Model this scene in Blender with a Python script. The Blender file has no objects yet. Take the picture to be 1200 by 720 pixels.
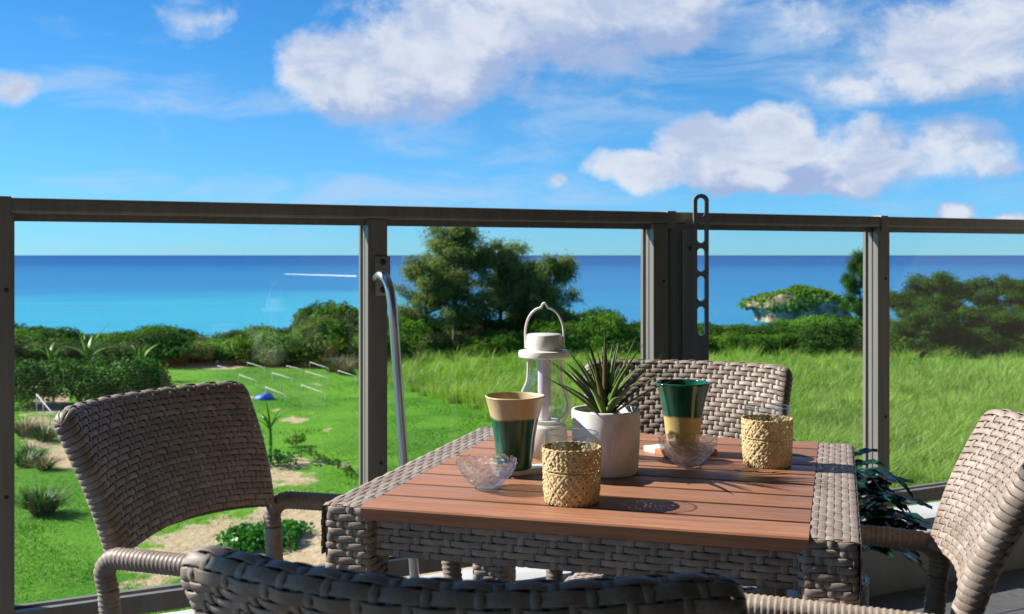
import bpy, math, random
import numpy as np
from mathutils import Vector, Matrix
R = math.radians
F = 1290.0; HORIZ = 299.0; EYE = 1.10
GZ = -3.9           # garden level
SEA = -13.9         # sea level
scene = bpy.context.scene
col = scene.collection

# ------------------------------------------------------------------ camera
cam_d = bpy.data.cameras.new('camera'); cam = bpy.data.objects.new('camera', cam_d); col.objects.link(cam)
cam.location = (0, 0, EYE); cam.rotation_euler = (R(90), 0, 0)
cam_d.sensor_fit = 'HORIZONTAL'; cam_d.sensor_width = 36.0; cam_d.lens = 36.0 * F / 1200.0
cam_d.shift_y = -(360 - HORIZ) / 1200.0
cam_d.clip_start = 0.05; cam_d.clip_end = 80000
cam_d.dof.use_dof = True; cam_d.dof.focus_distance = 1.85; cam_d.dof.aperture_fstop = 12.0
scene.camera = cam
scene.view_settings.view_transform = 'Standard'; scene.view_settings.look = 'None'
scene.view_settings.gamma = 1.0; scene.view_settings.use_curve_mapping = False
scene.view_settings.exposure = 0.85
scene.cycles.use_denoising = True
scene.cycles.max_bounces = 10; scene.cycles.transparent_max_bounces = 24
scene.cycles.caustics_reflective = False; scene.cycles.caustics_refractive = False
scene.cycles.sample_clamp_indirect = 6.0

# ------------------------------------------------------------------ node helper
class NT:
    def __init__(s, tree): s.t = tree
    def n(s, typ, **kw):
        nd = s.t.nodes.new(typ)
        for k, v in kw.items(): setattr(nd, k, v)
        return nd
    def put(s, sock, v):
        if isinstance(v, bpy.types.NodeSocket): s.t.links.new(v, sock)
        elif v is not None: sock.default_value = v
    def math(s, op, a, b=None, c=None, clamp=False):
        nd = s.n('ShaderNodeMath', operation=op, use_clamp=clamp)
        for i, v in enumerate((a, b, c)):
            if v is not None: s.put(nd.inputs[i], v)
        return nd.outputs[0]
    def vm(s, op, a, b=None, out=0, scale=None):
        nd = s.n('ShaderNodeVectorMath', operation=op)
        s.put(nd.inputs[0], a)
        if b is not None: s.put(nd.inputs[1], b)
        if scale is not None: s.put(nd.inputs['Scale'], scale)
        return nd.outputs[out]
    def noise(s, vec, scale, detail=4, rough=.55, dist=0.0, out='Fac'):
        nd = s.n('ShaderNodeTexNoise'); s.put(nd.inputs['Vector'], vec)
        nd.inputs['Scale'].default_value = scale; nd.inputs['Detail'].default_value = detail
        nd.inputs['Roughness'].default_value = rough; nd.inputs['Distortion'].default_value = dist
        return nd.outputs[out]
    def remap(s, v, a, b, c=0.0, d=1.0, smooth=True):
        nd = s.n('ShaderNodeMapRange', interpolation_type='SMOOTHSTEP' if smooth else 'LINEAR')
        s.put(nd.inputs[0], v)
        for i, q in enumerate((a, b, c, d)): nd.inputs[i + 1].default_value = q
        return nd.outputs[0]
    def mix(s, fac, a, b, blend='MIX'):
        nd = s.n('ShaderNodeMix', data_type='RGBA', blend_type=blend)
        s.put(nd.inputs[0], fac); s.put(nd.inputs[6], a); s.put(nd.inputs[7], b)
        return nd.outputs[2]
def c4(c): return (c[0], c[1], c[2], 1.0)

# ------------------------------------------------------------------ sun + sky
SUN_EL = R(35.5); SUN_AZ = R(-77)      # azimuth clockwise from +Y : to the left and a little beyond
sdir = Vector((math.sin(SUN_AZ) * math.cos(SUN_EL), math.cos(SUN_AZ) * math.cos(SUN_EL), math.sin(SUN_EL)))
sun_d = bpy.data.lights.new('sun', 'SUN'); sun_d.energy = 5.0; sun_d.angle = R(0.53); sun_d.color = (1.0, 0.955, 0.88)
sun = bpy.data.objects.new('sun', sun_d); col.objects.link(sun)
sun.rotation_euler = (-sdir).to_track_quat('-Z', 'Y').to_euler(); sun.location = (-20, 5, 20)

world = bpy.data.worlds.new('World'); scene.world = world; world.use_nodes = True
wt = world.node_tree; wt.nodes.clear(); W = NT(wt)

CLOUDS = [  # px, py, rx, ry, weight   (cumulus bodies, as directions)
    (420, 80, 108, 66, 1.0), (520, 60, 130, 92, 1.15), (640, 22, 165, 84, 1.2), (770, 2, 110, 62, 1.2), (560, -40, 150, 70, .9), (600, 105, 90, 36, .45),
    (760, 202, 84, 30, 1.3), (830, 180, 74, 54, 1.35), (905, 172, 66, 58, 1.4), (1000, 180, 95, 52, 1.15), (1095, 178, 95, 40, .85), (900, 208, 190, 22, 1.2),
    (1110, 55, 120, 70, .85), (1190, 15, 90, 90, .9), (1010, 95, 70, 36, .5), (940, 20, 90, 40, .4),
    (4, 92, 38, 26, .75), (216, 2, 30, 36, .12), (645, 211, 17, 11, .7), (1126, 248, 24, 12, .95), (1188, 251, 26, 13, .95),
]
WISPS = [(222, 4, 34, 44, 1.1), (170, 108, 220, 26, .8), (40, 100, 110, 16, .6), (420, 224, 360, 26, 1.0), (500, 160, 130, 32, .8), (640, 170, 160, 40, .6), (900, 45, 200, 60, .8), (760, 110, 200, 60, .55),
         (1080, 215, 200, 40, .6), (300, 290, 500, 26, .35), (1000, 120, 260, 60, .6), (120, 30, 90, 14, .3)]
def azel(px, py):
    a = (px - 600) / F; b = (HORIZ - py) / F
    return math.atan(a), math.atan(b / math.sqrt(1 + a * a))
def blob_field(T, pae, lst):
    acc = None
    for px, py, rx, ry, w in lst:
        az, el = azel(px, py)
        d = T.vm('SUBTRACT', pae, (az, el, 0)); d = T.vm('MULTIPLY', d, (F / rx, F / ry, 0))
        q = T.vm('DOT_PRODUCT', d, d, out=1)
        m = T.math('MULTIPLY_ADD', q, -w, w)
        acc = m if acc is None else T.math('MAXIMUM', acc, m)
    return T.math('MAXIMUM', acc, -1.2)
grp = bpy.data.node_groups.new('CloudField', 'ShaderNodeTree')
grp.interface.new_socket('Dir', in_out='INPUT', socket_type='NodeSocketVector')
grp.interface.new_socket('Cumulus', in_out='OUTPUT', socket_type='NodeSocketFloat')
G = NT(grp); gi = G.n('NodeGroupInput'); go = G.n('NodeGroupOutput')
sx = G.n('ShaderNodeSeparateXYZ'); G.put(sx.inputs[0], gi.outputs[0])
az = G.math('ARCTAN2', sx.outputs[0], sx.outputs[1]); el = G.math('ARCSINE', sx.outputs[2])
cb = G.n('ShaderNodeCombineXYZ'); G.put(cb.inputs[0], az); G.put(cb.inputs[1], el)
warp = G.noise(gi.outputs[0], 9, 3, .6, out='Color')
wv = G.vm('SCALE', G.vm('SUBTRACT', warp, (.5, .5, .5)), scale=.055)
base = blob_field(G, G.vm('ADD', cb.outputs[0], wv), CLOUDS)
stretch = G.vm('MULTIPLY', gi.outputs[0], (1, 1, 1.5))
n1 = G.noise(stretch, 12, 10, .66, .25)
n2 = G.noise(stretch, 3.2, 6, .55)
away = G.remap(G.math('ABSOLUTE', az), .62, .85)
low = G.remap(sx.outputs[2], .02, .12)
gen = G.math('MULTIPLY', G.math('MULTIPLY', G.remap(n2, .46, .66, -.2, 1.0), away), low)
top = G.remap(sx.outputs[2], .36, .55)
gen = G.math('MAXIMUM', gen, G.math('MULTIPLY', G.remap(n2, .46, .66, -.2, 1.0), top))
base = G.math('MAXIMUM', base, G.math('SUBTRACT', gen, .25))
dens = G.math('ADD', base, G.math('MULTIPLY', G.math('SUBTRACT', n1, .5), 2.7))
G.put(go.inputs[0], dens)

tc = W.n('ShaderNodeTexCoord'); D = W.vm('NORMALIZE', tc.outputs['Generated'])
sky = W.n('ShaderNodeTexSky', sky_type='NISHITA'); sky.sun_disc = False
sky.sun_elevation = SUN_EL; sky.sun_rotation = SUN_AZ; sky.altitude = 1200; sky.air_density = 1.0; sky.dust_density = 0.0; sky.ozone_density = 1.5
hs = W.n('ShaderNodeHueSaturation'); hs.inputs['Hue'].default_value = .5; hs.inputs['Saturation'].default_value = 1.12; hs.inputs['Value'].default_value = 1.0
W.put(hs.inputs['Color'], W.mix(1.0, sky.outputs[0], (.64, 1.04, 1.42, 1), 'MULTIPLY'))
sz_ = W.n('ShaderNodeSeparateXYZ'); W.put(sz_.inputs[0], D)
skyc = W.mix(W.remap(sz_.outputs[2], .0, .16), W.mix(1.0, hs.outputs[0], (.62, .86, 1.12, 1), 'MULTIPLY'), hs.outputs[0])
def cloud(vec):
    g = W.n('ShaderNodeGroup'); g.node_tree = grp; W.put(g.inputs[0], vec); return g.outputs[0]
d0 = cloud(D)
d1 = cloud(W.vm('NORMALIZE', W.vm('ADD', D, tuple(sdir * .034 + Vector((0, 0, .024))))))
cover = W.math('MULTIPLY', W.remap(d0, 0.0, .80), .97)
lit = W.remap(W.math('SUBTRACT', d0, d1), -.40, .34)
lit = W.math('ADD', W.math('MULTIPLY', lit, .82), W.math('MULTIPLY', W.remap(d0, 1.3, .2), .18))
sn_ = W.noise(W.vm('MULTIPLY', D, (1, 1, 1.7)), 15, 7, .62, .4)
lit = W.math('MULTIPLY', lit, W.remap(sn_, .34, .62, .35, 1.0))
ccol = W.mix(lit, (3.6, 4.7, 7.3, 1), (8.0, 8.4, 9.2, 1))
# high thin cloud
sp = W.n('ShaderNodeSeparateXYZ'); W.put(sp.inputs[0], D)
waz = W.math('ARCTAN2', sp.outputs[0], sp.outputs[1]); wel = W.math('ARCSINE', sp.outputs[2])
wc = W.n('ShaderNodeCombineXYZ'); W.put(wc.inputs[0], waz); W.put(wc.inputs[1], wel)
wb = blob_field(W, wc.outputs[0], WISPS)
wn = W.noise(W.vm('MULTIPLY', D, (1, 1, 3.6)), 9, 8, .62, .6)
wbase = W.math('MAXIMUM', wb, -.35)
wd = W.math('ADD', W.math('MULTIPLY', wbase, .5), W.math('MULTIPLY', W.math('SUBTRACT', wn, .5), 2.2))
wcov = W.math('MULTIPLY', W.remap(wd, .0, .85), .62)
c1 = W.mix(wcov, skyc, (5.0, 6.6, 8.8, 1))
c2 = W.mix(cover, c1, ccol)
bg = W.n('ShaderNodeBackground'); bg.inputs['Strength'].default_value = 0.055
W.put(bg.inputs['Color'], c2)
wo = W.n('ShaderNodeOutputWorld'); wt.links.new(bg.outputs[0], wo.inputs[0])

# ------------------------------------------------------------------ materials
MATS = {}
def mat(name, build):
    m = bpy.data.materials.new(name); m.use_nodes = True; m.node_tree.nodes.clear(); MATS[name] = m
    T = NT(m.node_tree); out = T.n('ShaderNodeOutputMaterial')
    sh = build(T, m)
    m.node_tree.links.new(sh, out.inputs[0]); return m
def pbsdf(T, color, rough=.5, metal=0.0, spec=.5, bump=None, bstr=.3, bdist=.01, coat=0.0):
    p = T.n('ShaderNodeBsdfPrincipled')
    T.put(p.inputs['Base Color'], color if isinstance(color, bpy.types.NodeSocket) else c4(color))
    T.put(p.inputs['Roughness'], rough); p.inputs['Metallic'].default_value = metal
    p.inputs['Specular IOR Level'].default_value = spec; p.inputs['Coat Weight'].default_value = coat
    p.inputs['Coat Roughness'].default_value = .05
    if bump is not None:
        b = T.n('ShaderNodeBump'); b.inputs['Strength'].default_value = bstr; b.inputs['Distance'].default_value = bdist
        T.put(b.inputs['Height'], bump); T.put(p.inputs['Normal'], b.outputs[0])
    return p.outputs[0]
def objco(T): return T.n('ShaderNodeTexCoord').outputs['Object']
def worldco(T): return T.n('ShaderNodeNewGeometry').outputs['Position']
def rnd(T): return T.n('ShaderNodeObjectInfo').outputs['Random']
def simple(name, a, b, scale, rough, bstr=.2, bdist=.002, metal=0, spec=.5, sv=(1, 1, 1), detail=4, coat=0, rv=0.0):
    def f(T, m):
        v = T.vm('MULTIPLY', objco(T), sv)
        n = T.noise(v, scale, detail, .6)
        c = T.mix(T.remap(n, .3, .7), c4(a), c4(b))
        if rv:
            k = T.math('MULTIPLY_ADD', rnd(T), rv * 2, 1 - rv)
            c = T.mix(1.0, c, T.vm('SCALE', (1, 1, 1), scale=k), 'MULTIPLY')
        return pbsdf(T, c, rough, metal, spec, n, bstr, bdist, coat)
    return mat(name, f)
def wick(T, m):
    co = objco(T)
    n = T.noise(co, 420, 3, .6); n2 = T.noise(co, 22, 3, .5); n3 = T.noise(co, 120, 2, .5)
    c = T.mix(T.remap(n2, .3, .7), (.30, .235, .190, 1), (.41, .345, .295, 1))
    c = T.mix(T.math('MULTIPLY', T.remap(n3, .35, .75), .45), c, (.20, .155, .125, 1))
    c = T.mix(T.math('MULTIPLY', T.remap(n, .35, .7), .35), c, (.15, .115, .092, 1))
    k = T.math('MULTIPLY_ADD', rnd(T), .36, .80)
    c = T.mix(1.0, c, T.vm('SCALE', (1, 1, 1), scale=k), 'MULTIPLY')
    return pbsdf(T, c, .5, 0, .4, n, .35, .0006)
mat('wicker', wick)
simple('wicker_core', (.05, .04, .033), (.075, .06, .05), 60, .8)
def wood(T, m):
    co = T.vm('ADD', T.vm('MULTIPLY', objco(T), (1.2, 22, 22)), T.vm('SCALE', (7.3, 3.1, 9.7), scale=T.math('MULTIPLY', rnd(T), 20)))
    n = T.noise(co, 6, 6, .6, .4); n2 = T.noise(objco(T), 5, 3)
    c = T.mix(T.remap(n, .3, .7), (.27, .115, .058, 1), (.40, .195, .11, 1))
    c = T.mix(T.math('MULTIPLY', T.remap(n2, .35, .7), .4), c, (.33, .155, .092, 1))
    k = T.math('MULTIPLY_ADD', rnd(T), .22, .88)
    c = T.mix(1.0, c, T.vm('SCALE', (1, 1, 1), scale=k), 'MULTIPLY')
    return pbsdf(T, c, T.remap(n2, .3, .7, .42, .56), 0, .5, n, .12, .0008)
mat('wood_slat', wood)
simple('aluminium_bronze', (.215, .20, .178), (.265, .247, .222), 40, .42, .05, .0005, metal=.25, sv=(1, 1, .05))
simple('steel', (.48, .48, .48), (.58, .58, .57), 60, .30, .03, .0003, metal=1.0, sv=(1, 1, .1))
simple('dark_bolt', (.05, .05, .05), (.08, .08, .08), 200, .4, metal=.8)
def thin_glass(tint, ior, extra=0.0, rough=0.0, edge=None):
    def f(T, m):
        tr = T.n('ShaderNodeBsdfTransparent'); tr.inputs[0].default_value = c4(tint)
        if edge:
            lw = T.n('ShaderNodeLayerWeight'); lw.inputs[0].default_value = .25
            T.put(tr.inputs[0], T.mix(T.math('POWER', lw.outputs['Facing'], 2.0), c4(tint), c4(edge)))
        gl = T.n('ShaderNodeBsdfGlossy'); gl.inputs['Roughness'].default_value = rough
        fr = T.n('ShaderNodeFresnel'); fr.inputs['IOR'].default_value = ior
        bf = T.n('ShaderNodeNewGeometry').outputs['Backfacing']
        fac = T.math('MULTIPLY', T.math('ADD', fr.outputs[0], extra), T.math('SUBTRACT', 1.0, bf), clamp=True)
        mx = T.n('ShaderNodeMixShader'); T.put(mx.inputs[0], fac)
        T.t.links.new(tr.outputs[0], mx.inputs[1]); T.t.links.new(gl.outputs[0], mx.inputs[2])
        return mx.outputs[0]
    return f
mat('pane_glass', thin_glass((.985, .992, .988), 1.5))
mat('cup_glass', thin_glass((.95, .96, .955), 1.55, .05, edge=(.50, .58, .58)))
def crystal(T, m):
    g = T.n('ShaderNodeBsdfGlass'); g.inputs['IOR'].default_value = 1.5; g.inputs['Roughness'].default_value = .0
    g.inputs['Color'].default_value = (.98, .985, .98, 1)
    tr = T.n('ShaderNodeBsdfTransparent'); tr.inputs[0].default_value = (.95, .95, .95, 1)
    mx = T.n('ShaderNodeMixShader'); mx.inputs[0].default_value = .62
    T.t.links.new(g.outputs[0], mx.inputs[1]); T.t.links.new(tr.outputs[0], mx.inputs[2]); return mx.outputs[0]
mat('crystal', crystal)
def glaze(T, m, cols=None):
    return None
def glazed(name, top, bottom, zsplit, interior, wob=.004):
    def f(T, m):
        co = objco(T); s = T.n('ShaderNodeSeparateXYZ'); T.put(s.inputs[0], co)
        n = T.noise(co, 30, 3); n2 = T.noise(T.vm('MULTIPLY', co, (1, 1, .15)), 70, 4)
        z = T.math('ADD', s.outputs[2], T.math('MULTIPLY', T.math('SUBTRACT', n, .5), wob * 3))
        t = T.remap(z, zsplit - .003, zsplit + .003)
        ta = T.mix(T.remap(n2, .3, .7), c4(top[0]), c4(top[1])); ba = T.mix(T.remap(n2, .3, .7), c4(bottom[0]), c4(bottom[1]))
        c = T.mix(t, ba, ta)
        rough = T.remap(t, 0, 1, bottom[2], top[2])
        return pbsdf(T, c, rough, 0, .55, n2, .06, .001)
    return mat(name, f)
BEIGE = ((.50, .37, .20), (.58, .45, .27), .42); GREEN = ((.004, .055, .035), (.012, .12, .078), .08)
YELL = ((.50, .38, .13), (.58, .46, .19), .45)
glazed('glaze_beige_green', BEIGE, GREEN, .088, None)
glazed('glaze_green_yellow', GREEN, YELL, .062, None)
simple('white_enamel', (.74, .71, .64), (.78, .75, .68), 30, .35, .02)
simple('diffuser', (.74, .68, .80), (.78, .72, .84), 30, .45, .02)
def concrete(T, m):
    co = objco(T); n = T.noise(T.vm('MULTIPLY', co, (1, 1, .6)), 22, 6, .6, 1.2); n2 = T.noise(co, 160, 3)
    c = T.mix(T.remap(n, .42, .72), (.78, .77, .745, 1), (.58, .575, .56, 1))
    return pbsdf(T, c, .7, 0, .3, T.math('ADD', n, T.math('MULTIPLY', n2, .4)), .25, .0015)
mat('pot_concrete', concrete)
simple('soil', (.05, .035, .02), (.11, .085, .055), 90, .95, .8, .004)
simple('pebble', (.45, .42, .36), (.62, .6, .55), 60, .7)
def leafm(name, a, b, edge=None, rough=.4, trans=.25, scale=4, rv=.25, spec=.4):
    def f(T, m):
        co = objco(T); n = T.noise(co, scale, 3)
        c = T.mix(T.remap(n, .32, .68), c4(a), c4(b))
        k = T.math('MULTIPLY_ADD', rnd(T), rv * 2, 1 - rv)
        c = T.mix(1.0, c, T.vm('SCALE', (1, 1, 1), scale=k), 'MULTIPLY')
        p = pbsdf(T, c, rough, 0, spec)
        tl = T.n('ShaderNodeBsdfTranslucent'); T.put(tl.inputs[0], T.mix(1.0, c, (1.25, 1.3, .5, 1), 'MULTIPLY'))
        mx = T.n('ShaderNodeMixShader'); mx.inputs[0].default_value = trans
        T.t.links.new(p, mx.inputs[1]); T.t.links.new(tl.outputs[0], mx.inputs[2]); return mx.outputs[0]
    return mat(name, f)
leafm('aloe', (.08, .16, .035), (.17, .27, .07), rough=.38, trans=.18, scale=14, rv=.3)
leafm('aloe_red', (.09, .07, .035), (.08, .12, .04), rough=.38, trans=.15, scale=14)
leafm('floor_plant', (.006, .032, .022), (.014, .065, .04), rough=.25, trans=.08, scale=9, spec=.5)
leafm('bush_dark', (.028, .090, .012), (.078, .175, .022), rough=.6, trans=.3, scale=1.4, spec=.12)
leafm('bush_mid', (.055, .16, .014), (.15, .28, .03), rough=.6, trans=.35, scale=1.4, spec=.12)
leafm('bush_lime', (.10, .19, .018), (.19, .27, .03), rough=.6, trans=.28, scale=1.6, spec=.12)
leafm('casuarina', (.12, .17, .055), (.22, .28, .10), rough=.6, trans=.35, scale=1.0, spec=.12)
leafm('hedge', (.020, .10, .008), (.06, .19, .014), rough=.6, trans=.2, scale=2.5, spec=.12)
leafm('tuft', (.035, .12, .012), (.09, .20, .03), rough=.5, trans=.3, scale=2)
leafm('tuft_dry', (.22, .20, .08), (.32, .27, .13), rough=.6, trans=.25, scale=2)
leafm('crop', (.03, .16, .012), (.07, .27, .02), rough=.45, trans=.3, scale=3)
leafm('banana', (.10, .24, .03), (.2, .36, .06), rough=.4, trans=.35, scale=2)
def grassm(name, a, b, c_, s1, s2, trans=.35):
    def f(T, m):
        co = worldco(T); n = T.noise(co, s1, 4); n2 = T.noise(co, s2, 3)
        c = T.mix(T.remap(n, .35, .65), c4(a), c4(b)); c = T.mix(T.math('MULTIPLY', T.remap(n2, .45, .75), .8), c, c4(c_))
        tone = T.n('ShaderNodeAttribute', attribute_name='tone').outputs['Fac']
        c = T.mix(1.0, c, T.vm('SCALE', (1, 1, 1), scale=T.math('MULTIPLY_ADD', tone, 1.15, .38)), 'MULTIPLY')
        p = pbsdf(T, c, .5, 0, .3)
        tl = T.n('ShaderNodeBsdfTranslucent'); T.put(tl.inputs[0], T.mix(1.0, c, (1.2, 1.25, .5, 1), 'MULTIPLY'))
        mx = T.n('ShaderNodeMixShader'); mx.inputs[0].default_value = trans
        T.t.links.new(p, mx.inputs[1]); T.t.links.new(tl.outputs[0], mx.inputs[2]); return mx.outputs[0]
    return mat(name, f)
grassm('tall_grass', (.15, .27, .035), (.23, .36, .06), (.34, .44, .14), .35, 2.2)
grassm('lawn_grass', (.07, .22, .015), (.125, .31, .025), (.20, .35, .04), .3, 1.8)
simple('bark', (.06, .05, .04), (.13, .11, .09), 8, .9, .6, .03, sv=(1, 1, .3))
def groundm(T, m):
    co = worldco(T)
    at = T.n('ShaderNodeAttribute', attribute_name='soil').outputs['Fac']
    n = T.noise(co, 1.3, 6, .65); n2 = T.noise(co, 6, 5, .65); n3 = T.noise(co, .25, 3)
    k = T.remap(T.math('ADD', at, T.math('MULTIPLY', T.math('SUBTRACT', n, .5), 1.3)), .42, .60)
    g = T.mix(T.remap(n3, .35, .65), (.055, .18, .012, 1), (.11, .28, .02, 1))
    g = T.mix(T.math('MULTIPLY', T.remap(n2, .4, .75), .5), g, (.14, .33, .025, 1))
    sgr = T.mix(T.remap(n2, .3, .7), (.40, .29, .16, 1), (.52, .42, .27, 1))
    c = T.mix(k, g, sgr)
    return pbsdf(T, c, .95, 0, .1, T.math('ADD', n2, n), .9, .06)
mat('ground', groundm)
def seam(T, m):
    co = worldco(T); s = T.n('ShaderNodeSeparateXYZ'); T.put(s.inputs[0], co)
    n = T.noise(T.vm('MULTIPLY', co, (1, 2.2, 1)), .006, 5, .6)
    n2 = T.noise(T.vm('MULTIPLY', co, (.35, 1.6, 1)), .05, 5, .65)
    wob = T.math('MULTIPLY', T.math('SUBTRACT', n, .5), 260)
    d = T.math('ADD', s.outputs[1], wob)
    # reef shallows on the left side of the bay are turquoise
    left = T.remap(T.math('DIVIDE', s.outputs[0], T.math('MAXIMUM', s.outputs[1], 50)), .08, -.12)
    shallow = T.math('MULTIPLY', T.remap(d, 520, 300), T.math('MULTIPLY_ADD', left, .75, .25))
    c = T.mix(T.remap(d, 350, 2200), (.032, .19, .37, 1), (.010, .085, .25, 1))
    c = T.mix(T.remap(d, 3000, 9000), c, (.005, .055, .19, 1))
    c = T.mix(shallow, c, (.05, .34, .46, 1))
    c = T.mix(T.math('MULTIPLY', T.remap(n2, .45, .8), .35), c, (.008, .10, .30, 1))
    b = T.noise(T.vm('MULTIPLY', co, (1, 1.6, 1)), .35, 4, .6)
    return pbsdf(T, c, .4, 0, .13, b, .6, .6)
mat('sea', seam)
simple('rock', (.13, .10, .06), (.46, .38, .26), .5, .9, 1.0, .6, detail=8)
simple('islet_scrub', (.05, .12, .015), (.12, .19, .03), .6, .8, .6, .5)
simple('foam', (.8, .85, .88), (.9, .92, .93), .2, .8)
simple('tile', (.085, .085, .088), (.12, .12, .122), 25, .55, .3, .001, rv=.1)
simple('grout', (.10, .10, .098), (.14, .14, .135), 60, .9)
simple('curb', (.40, .40, .40), (.50, .50, .495), 6, .85, .3, .002, detail=8)
simple('building_wall', (.26, .222, .18), (.31, .268, .22), 3, .9, .3, .002)
simple('window_glass', (.012, .014, .016), (.02, .022, .025), 2, .08)
simple('white_pole', (.42, .45, .46), (.5, .52, .53), 20, .5)
simple('blue_plastic', (.01, .10, .52), (.02, .16, .66), 10, .5)
simple('navy_pot', (.012, .02, .05), (.02, .034, .075), 30, .25)
simple('orange_fruit', (.75, .20, .02), (.85, .28, .03), 10, .5)
def raffia(T, m):
    co = objco(T); n = T.noise(co, 150, 4, .6); n2 = T.noise(co, 30, 3)
    c = T.mix(T.remap(n, .3, .7), (.52, .38, .18, 1), (.68, .55, .32, 1))
    c = T.mix(T.math('MULTIPLY', T.remap(n2, .4, .7), .4), c, (.58, .42, .20, 1))
    return pbsdf(T, c, .75, 0, .3, n, .3, .001)
mat('raffia', raffia)
def coaster_wood(T, m):
    co = T.vm('MULTIPLY', objco(T), (1, 14, 1)); n = T.noise(co, 14, 5, .6, .5)
    return pbsdf(T, T.mix(T.remap(n, .3, .7), (.30, .14, .06, 1), (.50, .28, .13, 1)), .5, 0, .4, n, .1, .0005)
mat('coaster_wood', coaster_wood)
simple('marble', (.66, .66, .65), (.78, .78, .775), 25, .3, .02)

# ------------------------------------------------------------------ mesh helpers
def tag(o, label, cat, group=None, kind=None):
    if label: o['label'] = label
    if cat: o['category'] = cat
    if group: o['group'] = group
    if kind: o['kind'] = kind
    return o
def empty(name, loc=(0, 0, 0), rz=0.0, label=None, cat=None, group=None, kind=None):
    o = bpy.data.objects.new(name, None); col.objects.link(o); o.location = loc; o.rotation_euler = (0, 0, rz)
    o.empty_display_size = .05
    return tag(o, label, cat, group, kind)
def link(name, me, m, parent=None, loc=None, smooth=True):
    if m and not me.materials: me.materials.append(MATS[m])
    if smooth and len(me.polygons): me.polygons.foreach_set('use_smooth', np.ones(len(me.polygons), dtype=bool))
    o = bpy.data.objects.new(name, me); col.objects.link(o)
    if parent is not None: o.parent = parent
    if loc is not None: o.location = loc
    return o
def np_mesh(name, V, Fq):
    """V (n,3), Fq (m,k) uniform polygons"""
    V = np.asarray(V, dtype=np.float32); Fq = np.asarray(Fq, dtype=np.int32)
    me = bpy.data.meshes.new(name); m, k = Fq.shape
    me.vertices.add(len(V)); me.vertices.foreach_set('co', V.ravel())
    me.loops.add(m * k); me.loops.foreach_set('vertex_index', Fq.ravel())
    me.polygons.add(m); me.polygons.foreach_set('loop_start', np.arange(0, m * k, k, dtype=np.int32))
    me.update(calc_edges=True); me.validate(); return me
class MB:
    def __init__(s): s.v = []; s.f = []
    def add(s, V, Fs):
        o = len(s.v); s.v += [tuple(float(c) for c in p) for p in V]; s.f += [tuple(int(i) + o for i in f) for f in Fs]; return s
    def box(s, x0, x1, y0, y1, z0, z1):
        V = [(x, y, z) for z in (z0, z1) for y in (y0, y1) for x in (x0, x1)]
        return s.add(V, [(0, 2, 3, 1), (4, 5, 7, 6), (0, 1, 5, 4), (1, 3, 7, 5), (3, 2, 6, 7), (2, 0, 4, 6)])
    def tube(s, P, r, n=10, cap=True, closed=False):
        P = np.asarray(P, float); m = len(P); rr = np.broadcast_to(np.asarray(r, float), (m,))
        T = np.gradient(P, axis=0) if not closed else (np.roll(P, -1, 0) - np.roll(P, 1, 0))
        T /= np.linalg.norm(T, axis=1)[:, None] + 1e-12
        ref = np.array([0, 0, 1.0]) if abs(T[0][2]) < .9 else np.array([0, 1.0, 0])
        u = np.cross(T[0], ref); u /= np.linalg.norm(u); V = []
        for i in range(m):
            u = u - T[i] * np.dot(u, T[i]); u /= np.linalg.norm(u); w = np.cross(T[i], u)
            for k in range(n):
                a = 2 * math.pi * k / n; V.append(P[i] + rr[i] * (math.cos(a) * u + math.sin(a) * w))
        Fs = []
        for i in range(m if closed else m - 1):
            j = (i + 1) % m
            for k in range(n):
                k2 = (k + 1) % n; Fs.append((i * n + k, i * n + k2, j * n + k2, j * n + k))
        if cap and not closed: Fs += [tuple(range(n))[::-1], tuple((m - 1) * n + k for k in range(n))]
        return s.add(V, Fs)
    def lathe(s, prof, n=48, rfun=None):
        V = []; m = len(prof)
        for r, z in prof:
            for k in range(n):
                a = 2 * math.pi * k / n; q = r * (rfun(a, z) if rfun else 1); V.append((q * math.cos(a), q * math.sin(a), z))
        Fs = [(i * n + k, i * n + (k + 1) % n, (i + 1) * n + (k + 1) % n, (i + 1) * n + k) for i in range(m - 1) for k in range(n)]
        return s.add(V, Fs)
    def mesh(s, name):
        me = bpy.data.meshes.new(name); me.from_pydata(s.v, [], s.f); me.update(); return me
    def build(s, name, m, parent=None, loc=None, smooth=True, bevel=0.0, seg=2, angle=None):
        me = s.mesh(name)
        if bevel:
            import bmesh
            bm = bmesh.new(); bm.from_mesh(me); bmesh.ops.recalc_face_normals(bm, faces=bm.faces)
            bmesh.ops.bevel(bm, geom=bm.edges[:], offset=bevel, segments=seg, affect='EDGES', profile=.6)
            bm.to_mesh(me); bm.free()
        o = link(name, me, m, parent, loc, smooth)
        if angle is not None:
            try: me.set_sharp_from_angle(angle=R(angle))
            except Exception: pass
        return o
def copy_tree(o, parent=None):
    c = o.copy(); col.objects.link(c); c.parent = parent
    for ch in list(o.children): copy_tree(ch, c)
    return c
def catmull(P, n):
    P = [np.array(p, float) for p in P]; P = [2 * P[0] - P[1]] + P + [2 * P[-1] - P[-2]]; out = []
    for i in range(1, len(P) - 2):
        for t in np.linspace(0, 1, n, endpoint=False):
            a, b, c, d = P[i - 1], P[i], P[i + 1], P[i + 2]
            out.append(.5 * (2 * b + (c - a) * t + (2 * a - 5 * b + 4 * c - d) * t * t + (3 * b - a - 3 * c + d) * t ** 3))
    out.append(P[-2]); return np.array(out)
def resample(P, step):
    P = np.asarray(P); d = np.r_[0, np.cumsum(np.linalg.norm(np.diff(P, axis=0), axis=1))]; n = max(2, int(d[-1] / step))
    s = np.linspace(0, d[-1], n); return np.stack([np.interp(s, d, P[:, k]) for k in range(3)], 1), d[-1]
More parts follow.
